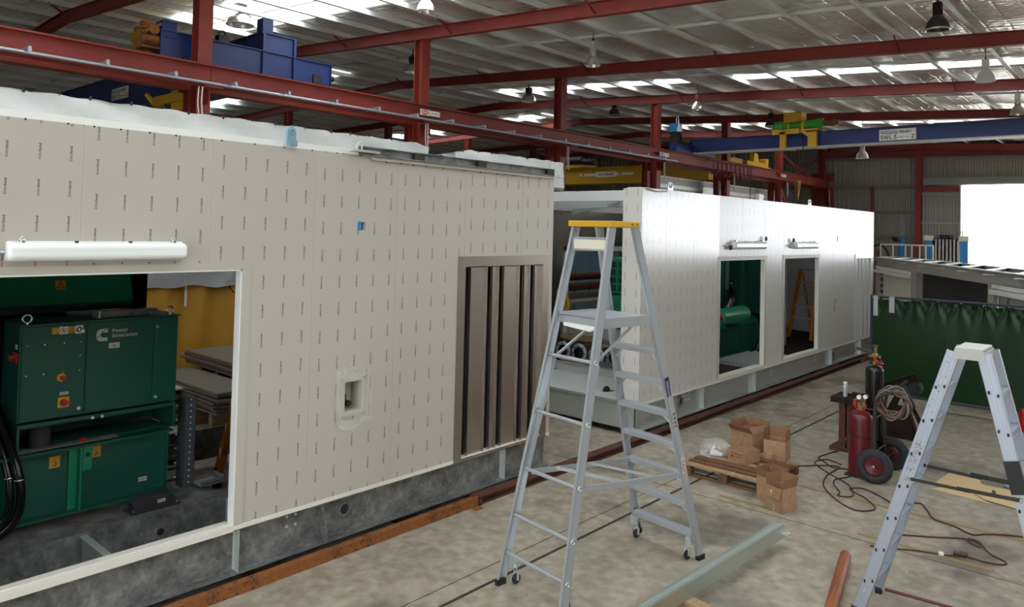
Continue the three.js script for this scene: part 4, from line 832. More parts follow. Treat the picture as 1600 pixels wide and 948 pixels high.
  wpart('lifting_eye', [rspan(2.44, 2.52, 0.89, 1.115, -7.18, -7.15, 0.012), span(2.44, 2.456, 0.89, 1.115, -7.24, -7.15)], M.teal, t);
  wpart('eye_hole', cyl(0.02, 0.02, 0.006, 2.48, 1.03, -7.149, 16, 'z'), M.darkVoid, t);
  plate('lift_label', 0.083, 0.1, 2.245, 0.995, -7.233, stHook, t); plate('lift_label', 0.075, 0.1, 2.575, 1.02, -7.233, stHook, t);
  plate('rating_label', 0.075, 0.04, 2.99, 0.68, -7.233, stLabel, t);
  wpart('cable_sleeve', [cyl(0.085, 0.085, 0.2, 2.15, 1.215, -7.33, 20), torus(0.085, 0.01, 2.15, 1.12, -7.33, 'y')], M.rubber, t);
  wpart('earth_strip', span(1.95, 2.75, 1.125, 1.131, -7.3, -7.2), M.boardGrey, t);
  wpart('red_cap', cyl(0.03, 0.026, 0.024, 2.47, 1.14, -7.25, 14), M.redBright, t);
  wpart('rubber_mount', [prism([[-0.17, 0], [0.17, 0], [0.19, 0.03], [0.15, 0.1], [-0.13, 0.1], [-0.18, 0.06]], 0.12, 0.006).translate(3.0, 0.48, -7.1), span(2.78, 3.22, 0.474, 0.484, -7.12, -6.92)], M.rubber, t);
  plate('mount_label', 0.07, 0.03, 3.06, 0.53, -6.972, stLabel, t);
  for (const [x, z] of [[2.81, -6.95], [3.19, -6.95]]) wpart('bolt', [cyl(0.013, 0.013, 0.03, x, 0.495, z, 6)], M.chrome, t);
  wpart('mount_clamp', [cyl(0.01, 0.01, 0.06, 3.05, 0.6, -7.12, 10), span(2.93, 3.22, 0.56, 0.575, -7.15, -7.0)], M.green, t);
  // machine body behind
  wpart('alternator', [span(0.9, 3.15, 1.125, 2.1, -8.9, -7.95), cyl(0.5, 0.5, 1.8, 1.7, 1.7, -8.4, 24, 'x')], M.greenDark, t);
  wpart('air_duct', [prism([[1.8, 2.2], [3.22, 2.2], [3.28, 2.24], [3.28, 2.62], [3.2, 2.62], [3.06, 2.34], [1.95, 2.34]], 0.4).translate(0, 0, -8.4), bar(V(1.87, 2.44, -7.92), V(3.1, 2.44, -7.92), 0.012, 0.38, V(0, 0.35, 1)), span(1.82, 3.27, 2.62, 2.66, -8.5, -7.9), span(3.12, 3.28, 2.1, 2.62, -8.3, -8.0)], M.green, t);
  wpart('duct_panel', [bar(V(1.93, 2.43, -7.9), V(3.08, 2.43, -7.9), 0.014, 0.3, V(0, 0.4, 1))], M.teal, t);
  wpart('duct_label', new THREE.PlaneGeometry(0.09, 0.09).rotateX(-0.4).translate(2.43, 2.47, -7.87), stWarn, t, true);
  wpart('exhaust_hose', [tube([[1.86, 1.5, -7.5], [1.9, 1.2, -7.2], [1.93, 1.0, -7.06], [1.95, 0.8, -7.05], [1.92, 0.62, -7.08], [1.8, 0.5, -7.15], [1.5, 0.49, -7.3]], 0.034, 60, 12), tube([[1.8, 1.45, -7.5], [1.85, 1.15, -7.2], [1.88, 0.9, -7.08], [1.86, 0.65, -7.1], [1.7, 0.52, -7.2]], 0.03, 50, 12)], M.blackGloss, t);
  wpart('hose_clamp', [torus(0.038, 0.008, 1.935, 0.96, -7.06, 'y'), torus(0.036, 0.008, 1.87, 0.98, -7.1, 'y')], M.chrome, t);
  wpart('fuel_unit', [rspan(1.2, 1.85, 1.2, 2.5, -8.4, -7.6, 0.03), cyl(0.14, 0.14, 0.5, 1.6, 2.45, -7.9, 18, 'x'), rspan(1.72, 1.84, 1.86, 2.0, -7.62, -7.56, 0.01)], M.blue, t);
}
function perfPost(x, z, y0, y1, label) {
  const t = thing('cable_tray', label, 'cable tray', [x, y0, z]);
  const h = y1 - y0;
  obj('web', [span(-0.055, 0.055, 0, h, -0.004, 0), span(-0.055, -0.051, 0, h, -0.16, 0), span(0.051, 0.055, 0, h, -0.05, 0)], M.steelGrey, t);
  obj('rung', Array.from({ length: 8 }, (_, k) => span(-0.21, -0.055, 0.06 + k * h / 8, 0.085 + k * h / 8, -0.12, -0.09)), M.steelDark, t);
  obj('back_rail', [span(-0.215, -0.205, 0, h, -0.2, -0.06)], M.steelDark, t);
  const holes = []; for (let y = 0.05; y < h; y += 0.058) { holes.push(cyl(0.008, 0.008, 0.003, 0, y, 0.001, 10, 'z')); }
  const o = obj('slot', holes, M.white, t);
  const cl = []; for (let y = 0.1; y < h; y += 0.14) cl.push(bx(0.018, 0.014, 0.006, -0.1, y, -0.085)); obj('tie', cl, M.white, t);
}
perfPost(3.46, -7.3, 0.474, 1.355, 'upright grey perforated cable tray beside the green generator');
{
  const t = thing('cable_tray', 'short perforated tray offcut lying flat at the foot of the upright tray', 'cable tray', [3.62, 0.474, -7.3]);
  obj('web', [span(-0.08, 0.16, 0, 0.006, -0.12, 0.1), span(0.154, 0.16, 0, 0.07, -0.12, 0.1), span(-0.08, 0.16, 0, 0.06, 0.094, 0.1)], M.aluDull, t);
  obj('slot', Array.from({ length: 10 }, (_, k) => span(-0.06 + k * 0.02, -0.05 + k * 0.02, 0.02, 0.03, 0.1, 0.102)), M.black, t);
}
// ------------------------------------------------------------------ workshop behind the near enclosure
{
  const t = thing('welding_curtain', 'yellow hanging curtain behind the doorway of the near enclosure', 'curtain', [6.5, 0, -13.3]);
  for (let k = 0; k < 4; k++) {
    const x0 = -3.6 + k * 1.55, w = 1.6;
    obj('curtain_sheet', cloth(40, 10, (u, v) => [x0 + w * u, 0.1 + 1.95 * v, 0.07 * Math.sin(u * 15 + k * 2 + 0.6 * Math.sin(v * 3)) * (0.5 + 0.5 * v) + 0.03 * fbm(u * 0.2 + k * 0.3, v * 0.2, 16, 3) + (k % 2) * 0.02], 0.003), M.yellowCurtain, t);
  }
  obj('top_rail', rod(V(-3.7, 2.06, 0), V(2.7, 2.06, 0), 0.02), M.steelDark, t);
  for (const x of [-3.7, -0.6, 2.7]) obj('post', [rod(V(x, 0, -0.06), V(x, 3.0, -0.06), 0.025), span(x - 0.2, x + 0.2, 0, 0.02, -0.3, 0.2)], M.steelDark, t);
  obj('top_bar', rod(V(-3.7, 3.0, -0.06), V(2.7, 3.0, -0.06), 0.02), M.steelDark, t);
  obj('tie_strap', [span(-0.42, -0.38, 1.58, 1.98, 0.06, 0.07)], M.white, t);
  obj('cable', [tube([[0.35, 2.02, 0.07], [0.5, 1.8, 0.08], [0.75, 1.72, 0.08], [0.95, 1.9, 0.08], [0.98, 2.02, 0.07]], 0.012), tube([[1.0, 2.02, 0.07], [1.05, 1.85, 0.08], [1.2, 1.9, 0.08], [1.25, 2.0, 0.07]], 0.012)], M.cableBrown, t);
}
{
  const t = thing('tarpaulin', 'silver tarpaulin hung above the yellow curtain', 'tarpaulin', [6.5, 0, -13.2]);
  for (let k = 0; k < 2; k++) obj('sheet', cloth(50, 8, (u, v) => [-3.7 + 3.2 * k + 3.24 * u, 1.95 + 1.1 * v - 0.05 * Math.sin(u * 3.1) * (1 - v) + 0.02 * Math.sin(u * 25) * (1 - v), 0.03 + 0.06 * (fbm(u * 0.5 + k * 0.4, v * 0.3, 20, 3) - 0.5) + 0.012 * Math.sin(u * 30)], 0.003), M.silver, t);
}
{ // stacks of grey boards
  const ord = ['topmost', 'second', 'third', 'fourth', 'fifth', 'sixth', 'seventh', 'eighth', 'lowest'];
  const mk = (x, y, z, w, d, turn, label) => { const b = obj('grey_board', rb(w, 0.035, d, 0.003), M.boardGrey); b.position.set(x, y, z); b.rotation.y = turn; tag(b, label, 'board', 'grey boards piled behind the doorway'); return b; };
  for (let k = 0; k < 5; k++) mk(6.6 + 0.03 * Math.sin(k * 2.3), 0.84 - k * 0.045, -11.75 + 0.05 * Math.cos(k * 1.7), 1.25, 2.4, 0.02 * Math.sin(k), ord[k] + ' grey board of the taller stack against the yellow curtain');
  for (let k = 0; k < 7; k++) mk(5.62 + 0.05 * Math.sin(k * 3.1), 0.6 - k * 0.05, -11.5 + 0.04 * Math.cos(k * 2.9), 0.66, 2.2, 0.03 * Math.sin(k * 1.3), ord[k] + ' grey board of the lower stack in front of the taller one');
  const s = thing('timber_bearers', 'rough timber offcuts under the stacks of grey boards', 'timber', [6.2, 0, -11.6]);
  for (let k = 0; k < 4; k++) obj('bearer', bx(0.6, 0.28, 0.1, -0.58, 0.14, -0.8 + k * 0.6), M.wood, s);
  for (let k = 0; k < 4; k++) obj('bearer', bx(1.1, 0.64, 0.12, 0.42, 0.32, -0.95 + k * 0.6), M.wood, s);
  for (let k = 0; k < 6; k++) obj('offcut', bx(rr(0.5, 1.1), 0.05, 0.1, rr(-0.9, 0.2), 0.025 + 0.05 * (k % 3), 1.25 + 0.11 * (k >> 1), rr(-0.5, 0.5)), k % 2 ? M.wood : M.rust, s);
  const b = obj('pale_board', rb(0.8, 0.03, 0.5, 0.003), M.cream); b.position.set(5.0, 0.52, -11.7); tag(b, 'small pale board lying on offcuts beside the grey stacks', 'board');
  const o = thing('offcut_pile', 'low pile of rough board offcuts under the small pale board', 'timber', [5.0, 0, -11.7]);
  for (let k = 0; k < 7; k++) obj('offcut', bx(rr(0.6, 0.9), 0.07, rr(0.4, 0.6), rr(-0.05, 0.05), 0.035 + 0.0715 * k, rr(-0.04, 0.04), rr(-0.15, 0.15)), k % 2 ? M.boardGrey : M.rust, o);
  const tr = thing('cable_tray', 'long galvanised perforated trays lying on the floor behind the doorway', 'cable tray', [5.6, 0, -9.9]);
  for (const [z, y, rot] of [[0, 0.0, 0.1], [-0.35, 0.02, 0.22], [0.3, 0, 0.04]]) {
    obj('tray', [bx(1.9, 0.004, 0.16, 0, y + 0.004, z, rot), bx(1.9, 0.08, 0.004, 0, y + 0.04, z + 0.08, rot), bx(1.9, 0.08, 0.004, 0, y + 0.04, z - 0.08, rot)], M.galvBright, tr);
    const gs = []; for (let k = -9; k < 9; k++) gs.push(bx(0.05, 0.02, 0.006, k * 0.1 * Math.cos(rot) + 0.08 * Math.sin(rot), y + 0.04, z + 0.08 - k * 0.1 * Math.sin(rot), rot)); obj('slot', gs, M.black, tr);
  }
}
function fibreLadder(name, pos, turn, label, H = 1.75, steps = 5, w0 = 0.27, w1 = 0.17, deep = 0.028) { // A-frame fibreglass step ladder
  const t = thing(name, label, 'ladder', pos, turn);
  for (const s of [-1, 1]) {
    const st = obj('stile', chan(V(s * w0, 0.05, 0), V(s * w1, H, -0.34), 0.075, deep, 0.005, V(s, 0, 0)), M.fibre, t);
    obj('foot', bx(0.045, 0.06, 0.1, s * w0, 0.03, 0.005), M.black, t, false);
    obj('rear_stile', chan(V(s * w0, 0.03, -0.95), V(s * w1, H - 0.08, -0.42), 0.05, 0.026, 0.005, V(s, 0, 0)), M.fibre, t);
    obj('rear_foot', bx(0.04, 0.05, 0.07, s * w0, 0.025, -0.955), M.black, t);
  }
  for (let k = 1; k <= steps; k++) { const f = k / (steps + 1), w = w0 + (w1 - w0) * f; obj('step', [rb(2 * w, 0.03, 0.085, 0.004, 0, H * f, -0.34 * f), bx(2 * w, 0.03, 0.006, 0, H * f - 0.02, -0.34 * f + 0.04)], M.alu, t); }
  for (let k = 1; k <= 3; k++) { const f = k / 4; obj('rear_bar', rod(V(-w0 + (w0 - w1) * f, H * f, -0.95 + 0.53 * f), V(w0 - (w0 - w1) * f, H * f, -0.95 + 0.53 * f), 0.01), M.alu, t); }
  obj('top_cap', rb(2 * w1 + 0.09, 0.045, 0.2, 0.008, 0, H + 0.02, -0.38), M.alu, t);
  obj('spreader', [bar(V(-0.22, H * 0.5, -0.17), V(-0.22, H * 0.48, -0.7), 0.006, 0.02), bar(V(0.22, H * 0.5, -0.17), V(0.22, H * 0.48, -0.7), 0.006, 0.02)], M.alu, t);
  return t;
}
{
  const t = fibreLadder('step_ladder', [4.44, 0, -8.62], -2.04, 'yellow fibreglass step ladder whose foot shows at the near doorway\'s right edge', 1.8, 5);
  const m = signMat(256, 48, (c, W, H) => { c.fillStyle = '#c07a1c'; c.fillRect(0, 0, W, H); c.fillStyle = '#241a0c'; c.font = 'bold 44px sans-serif'; c.textAlign = 'center'; c.fillText('GORILLA', W / 2, 40); });
  const g = new THREE.PlaneGeometry(0.3, 0.055).rotateZ(-Math.PI / 2).rotateY(Math.PI / 2), ax = V(0.27, 0, 0), up = V(-0.1, 1.75, -0.34);
  g.rotateX(-Math.atan2(0.34, 1.75)); g.translate(0.27 - 0.1 * 0.2 + 0.016, 0.05 + 1.75 * 0.2, -0.34 * 0.2);
  obj('maker_label', g, m, t, true);
}
fibreLadder('step_ladder', [18.7, 0.486, -7.0], -1.85, 'orange fibreglass step ladder standing inside the far enclosure\'s right doorway', 1.75, 5, 0.33, 0.24, 0.06);
// ------------------------------------------------------------------ inside the far enclosure
{
  const t = thing('generator_set', 'green engine generator set inside the far enclosure, seen through its left doorway', 'generator', [14, 0.486, -7.8]);
  wpart('skid_beam', [span(12.4, 17.0, 0.5, 1.12, -7.22, -7.2), span(12.4, 17.0, 1.12, 1.14, -7.4, -7.12), span(12.4, 17.0, 0.49, 0.51, -7.4, -7.1), span(12.4, 12.42, 0.5, 1.12, -8.4, -7.2), span(16.98, 17.0, 0.5, 1.12, -8.4, -7.2), span(12.4, 17, 1.12, 1.14, -8.6, -7.4)], M.green, t);
  for (const x of [14.8, 15.7]) wpart('slot', span(x, x + 0.05, 0.8, 0.95, -7.199, -7.196), M.black, t);
  wpart('engine_block', [rspan(12.0, 15.2, 1.14, 1.75, -8.4, -7.5, 0.03), rspan(12.2, 14.9, 1.75, 2.05, -8.2, -7.65, 0.04), rspan(12.4, 15.0, 2.05, 2.3, -8.05, -7.75, 0.05)], M.green, t);
  for (let k = 0; k < 6; k++) wpart('rocker_cover', [rspan(12.3 + k * 0.45, 12.68 + k * 0.45, 1.78, 2.02, -7.66, -7.42, 0.04), cyl(0.04, 0.04, 0.1, 12.49 + k * 0.45, 1.9, -7.4, 12, 'z')], M.teal, t);
  wpart('air_receiver', [cyl(0.18, 0.18, 1.15, 14.95, 1.38, -7.05, 24, 'x'), new THREE.SphereGeometry(0.18, 20, 12).scale(0.35, 1, 1).translate(14.375, 1.38, -7.05), new THREE.SphereGeometry(0.18, 20, 12).scale(0.35, 1, 1).translate(15.525, 1.38, -7.05), span(14.5, 14.56, 1.14, 1.25, -7.15, -6.98), span(15.3, 15.36, 1.14, 1.25, -7.15, -6.98)], M.teal, t);
  wpart('drain_cap', cyl(0.05, 0.05, 0.06, 14.33, 1.38, -6.98, 16, 'x'), M.redBright, t);
  wpart('hose', [tube([[15.5, 1.36, -7.05], [16.0, 1.38, -7.02], [16.3, 1.2, -6.98], [16.3, 0.85, -6.95], [16.0, 0.55, -6.95], [15.7, 0.5, -7.0]], 0.06, 50, 10), tube([[15.2, 1.9, -7.5], [15.6, 2.0, -7.4], [15.75, 1.7, -7.4], [15.5, 1.45, -7.4]], 0.07, 40, 10), tube([[14.2, 1.8, -7.4], [14.5, 1.6, -7.3], [14.9, 1.7, -7.3]], 0.05, 30, 8)], M.blackGloss, t);
  wpart('hose_end', [cyl(0.05, 0.05, 0.1, 15.6, 1.37, -7.05, 14, 'x')], M.copper, t);
  wpart('radiator_frame', [span(16.1, 16.9, 1.14, 3.0, -8.6, -7.6), span(15.95, 16.1, 1.14, 2.95, -7.8, -7.3), span(16.95, 17.3, 1.14, 3.1, -8.7, -7.3), span(15.2, 15.35, 1.9, 2.9, -7.9, -7.3)], M.green, t);
  for (const [y0, y1] of [[1.3, 1.75], [2.0, 2.6]]) wpart('access_panel', [span(16.3, 16.8, y0, y1, -7.6, -7.585)], M.greenDark, t);
  wpart('switch_box', rspan(16.98, 17.12, 2.02, 2.14, -7.3, -7.25), M.redBright, t);
  wpart('intake', [cyl(0.2, 0.2, 0.9, 13.2, 2.5, -7.7, 20, 'x'), tube([[13.7, 2.5, -7.7], [14.0, 2.45, -7.6], [14.2, 2.2, -7.55]], 0.11, 30, 14)], M.teal, t);
  // end of the engine toward the open end of the enclosure
  wpart('gear_case', [rspan(11.45, 12.05, 1.95, 2.62, -8.0, -7.25, 0.08), rspan(11.5, 12.0, 1.5, 1.95, -7.9, -7.35, 0.05)], M.teal, t);
  for (let k = 0; k < 4; k++) for (let j = 0; j < 2; j++) wpart('grille_pocket', span(11.44, 11.452, 2.02 + k * 0.14, 2.13 + k * 0.14, -7.9 + j * 0.32, -7.64 + j * 0.32), M.greenDark, t);
  wpart('coolant_pipe', [tube([[11.6, 1.95, -7.3], [11.5, 1.7, -7.2], [11.45, 1.5, -7.25], [11.7, 1.3, -7.2], [12.1, 1.25, -7.2]], 0.09, 40, 14), cyl(0.12, 0.12, 0.05, 11.6, 1.9, -7.28, 18), cyl(0.1, 0.1, 0.3, 11.8, 1.22, -7.2, 18, 'x')], M.teal, t);
  wpart('pump', [cyl(0.08, 0.08, 0.12, 11.5, 1.45, -7.1, 16, 'z'), cyl(0.05, 0.05, 0.1, 11.55, 1.3, -7.08, 14, 'z')], M.chrome, t);
}
{
  const t = thing('tread_grating', 'galvanised slatted step grating on the floor of the far enclosure\'s left doorway', 'grating', [15.0, 0.486, -6.58]);
  obj('frame', [span(-0.9, 0.9, 0, 0.05, 0.4, 0.42), span(-0.9, 0.9, 0, 0.05, -0.45, -0.43), span(-0.9, -0.88, 0, 0.05, -0.45, 0.42), span(0.88, 0.9, 0, 0.05, -0.45, 0.42)], M.galvBright, t);
  for (let k = 0; k < 9; k++) obj('slat', bx(1.76, 0.008, 0.06, 0, 0.06, -0.38 + k * 0.092, 0, 0.45), M.galvBright, t);
}
{
  const t = thing('fan_shroud', 'grey round fan ring behind the orange ladder in the far enclosure', 'fan', [17.75, 0.486, -8.0]);
  obj('ring', [torus(0.95, 0.06, 0.1, 1.7, 0, 'x', 10, 36), cyl(0.93, 0.93, 0.04, 0.06, 1.7, 0, 36, 'x'), span(-0.1, 0.1, 0, 2.75, -1.0, -0.95), span(-0.1, 0.1, 0, 2.75, 0.95, 1.0)], M.girt, t);
  for (let k = 0; k < 5; k++) obj('guard_ring', torus(0.2 + k * 0.16, 0.008, 0.16, 1.7, 0, 'x', 6, 30), M.aluDull, t);
  obj('strut', [bar(V(0.18, 1.0, -0.6), V(0.5, 0.2, 0.2), 0.03, 0.03), bar(V(0.18, 1.3, 0.7), V(0.6, 0.7, 0.9), 0.03, 0.03)], M.aluDull, t);
}
// heap of pipe fittings and flanges inside the open end
{
  const t = thing('steel_ledge', 'low pale steel beams across the open end of the far enclosure', 'beam', [11.2, 0.488, -8.1]);
  obj('beam', [span(-0.03, 0.03, 0, 0.15, -0.98, 0.86), span(-0.05, 0.05, 0.14, 0.15, -0.98, 0.86)], M.claddingPale, t);
  obj('beam', span(0.5, 0.58, 0, 0.15, -0.98, 0.8), M.claddingPale, t);
  obj('beam', span(0.78, 0.84, 0.52, 0.75, -1.0, 0.6), M.claddingPale, t);
  obj('beam', span(0.72, 0.78, 0.36, 0.44, -1.0, 0.6), M.claddingPale, t);
  for (const z of [-0.95, 0.5]) obj('leg', span(0.84, 0.9, 0, 0.75, z, z + 0.06), M.claddingPale, t);
}
for (const [k, [z, lab]] of [[-8.72, 'leftmost'], [-8.34, 'second'], [-7.95, 'third'], [-7.56, 'rightmost']].entries()) {
  const t = thing('flanged_pipe', lab + ' of the four dark pipe ends with bolted grey flanges seen through the platform ladder', 'pipe', [11.3, 0.815, z]);
  obj('pipe', cyl(0.12, 0.12, 0.5, 0.27, 0, 0, 24, 'x', true), M.steelDark, t);
  obj('bore', cyl(0.118, 0.118, 0.02, 0.1, 0, 0, 24, 'x'), M.black, t);
  obj('flange', new THREE.LatheGeometry([[0.115, 0], [0.172, 0], [0.172, 0.035], [0.115, 0.035], [0.115, 0]].map((p) => new THREE.Vector2(...p)), 28).rotateZ(-Math.PI / 2), M.aluDull, t);
  obj('bolt', Array.from({ length: 8 }, (_, j) => cyl(0.011, 0.011, 0.05, 0.0, 0.145 * Math.cos(j * 0.785), 0.145 * Math.sin(j * 0.785), 6, 'x')), M.steelDark, t);
}
{
  const t = thing('timber_plank', 'orange brown plank lying on the pale beams behind the flanged pipes', 'plank', [11.86, 1.005, -8.7]);
  obj('board', rb(0.2, 0.08, 0.9, 0.004, 0.0, 0, 0), M.wood, t);
}
{
  const t = thing('storage_cabinet', 'pale blue grey tall cabinet behind the far enclosure\'s rear opening', 'cabinet', [18.8, 0, -13.8]);
  obj('carcass', rspan(-1.6, 1.6, 0, 2.6, -0.35, 0.3, 0.01), M.lugBlue, t);
  for (let k = 0; k < 4; k++) { const d = obj('door', rspan(-1.58 + k * 0.79, -0.82 + k * 0.79, 0.1, 2.55, 0.3, 0.325, 0.004), M.lugBlue, t); obj('handle', span(-0.9 + k * 0.79, -0.87 + k * 0.79, 1.2, 1.4, 0.325, 0.36), M.chrome, d); }
}
{
  const t = thing('rusty_pipe', 'upper rusty brown pipe seen across the far enclosure\'s rear opening', 'pipe', [16.7, 1.88, -11.95]);
  obj('tube', cyl(0.1, 0.1, 3.4, 0, 0, 0, 18, 'x'), M.rust, t);
  const u = thing('rusty_pipe', 'lower rusty brown pipe seen across the far enclosure\'s rear opening', 'pipe', [16.7, 1.62, -11.85]);
  obj('tube', cyl(0.1, 0.1, 3.4, 0, 0, 0, 18, 'x'), M.rust, u);
  const r = thing('pipe_rack', 'low rack with steel arms carrying two rusty pipes behind the far enclosure', 'rack', [16.7, 0, -11.9]);
  for (const x of [-1.3, 1.3]) obj('arm', [span(x - 0.03, x + 0.03, 0, 2.1, -0.25, -0.19), span(x - 0.03, x + 0.03, 1.75, 1.78, -0.25, 0.05), span(x - 0.03, x + 0.03, 1.49, 1.52, -0.25, 0.15), span(x - 0.05, x + 0.05, 0, 0.03, -0.4, 0.3)], M.steelDark, r);
  obj('tray', [span(-1.6, 1.6, 1.2, 1.25, -0.3, 0.25), span(-1.6, 1.6, 1.25, 1.4, -0.3, -0.28)], M.greyFrame, r);
}
{
  const t = thing('yellow_sling', 'bundle of yellow lifting slings with a red end, beside the near enclosure\'s edge', 'sling', [11.5, 0.486, -8.98]);
  obj('stand', [rod(V(0, 0, 0), V(0, 1.55, 0), 0.025), span(-0.15, 0.15, 0, 0.02, -0.15, 0.15)], M.steelDark, t);
  for (let k = 0; k < 5; k++) obj('loop', tube([[0.02, 1.5 - 0.03 * k, 0.03], [0.12, 1.42 - 0.05 * k, 0.06 + 0.02 * k], [0.1, 1.2 - 0.05 * k, 0.08], [0.0, 1.1 - 0.03 * k, 0.07], [-0.1, 1.2, 0.06], [-0.1, 1.42, 0.05], [-0.02, 1.5, 0.03]], 0.026, 40, 8), M.yellow, t);
  obj('end', [new THREE.SphereGeometry(0.07, 16, 12).translate(0.05, 0.98, 0.08)], M.redBright, t);
}
{
  const t = thing('crumpled_hat', 'small crumpled black cap on the far enclosure\'s pale floor', 'cap', [10.2, 0.486, -6.95]);
  obj('crown', lathe([[0.001, 0.09], [0.04, 0.085], [0.07, 0.05], [0.085, 0.0]], 9).scale(1, 1, 0.7), M.black, t);
  obj('brim', prism([[-0.06, 0], [0.06, 0], [0.05, 0.07], [-0.04, 0.06]], 0.008).rotateX(Math.PI / 2).translate(0.06, 0.012, 0.02), M.black, t);
}
{
  const t = thing('dust_sheet', 'wrinkled pale plastic sheet spread on the floor of the far enclosure\'s open end', 'sheet', [10.9, 0.488, -7.6]);
  obj('sheet', cloth(24, 24, (u, v) => [-1.1 + 1.9 * u, 1.1 - 2.3 * v, 0], 0.003).rotateX(-Math.PI / 2).translate(0, 0.004, 0), M.clear.clone(), t).material = M.tarp;
}
// tall pale partition behind the columns
{
  const t = thing('partition_wall', 'pale panel partition with a grey rail behind the last columns', 'wall', [17.77, 0, -10.7]);
  for (let k = 0; k < 8; k++) obj('panel', span(k * 1.12, k * 1.12 + 1.115, 0, 4.66, -0.06, 0), M.claddingPale, t);
  for (const y of [4.36, 2.6]) obj('rail', span(0, 8.96, y, y + 0.1, 0, 0.05), M.girt, t);
  obj('cap', span(-0.02, 8.98, 4.66, 4.69, -0.08, 0.02), M.white, t);
}
{
  const t = thing('storage_rack', 'dark red storage rack below the yellow crane girder', 'rack', [18.6, 0, -16.5]);
  for (const x of [-1.4, 0.2, 1.8]) obj('upright', [span(x, x + 0.1, 0, 4.5, -0.4, -0.3), span(x, x + 0.1, 0, 4.5, 0.3, 0.4)], M.red, t);
  for (const y of [1.5, 3.0, 4.35]) obj('shelf', [span(-1.4, 1.9, y, y + 0.12, 0.3, 0.36), span(-1.4, 1.9, y, y + 0.12, -0.36, -0.3), span(-1.4, 1.9, y + 0.1, y + 0.13, -0.3, 0.3)], M.red, t);
}
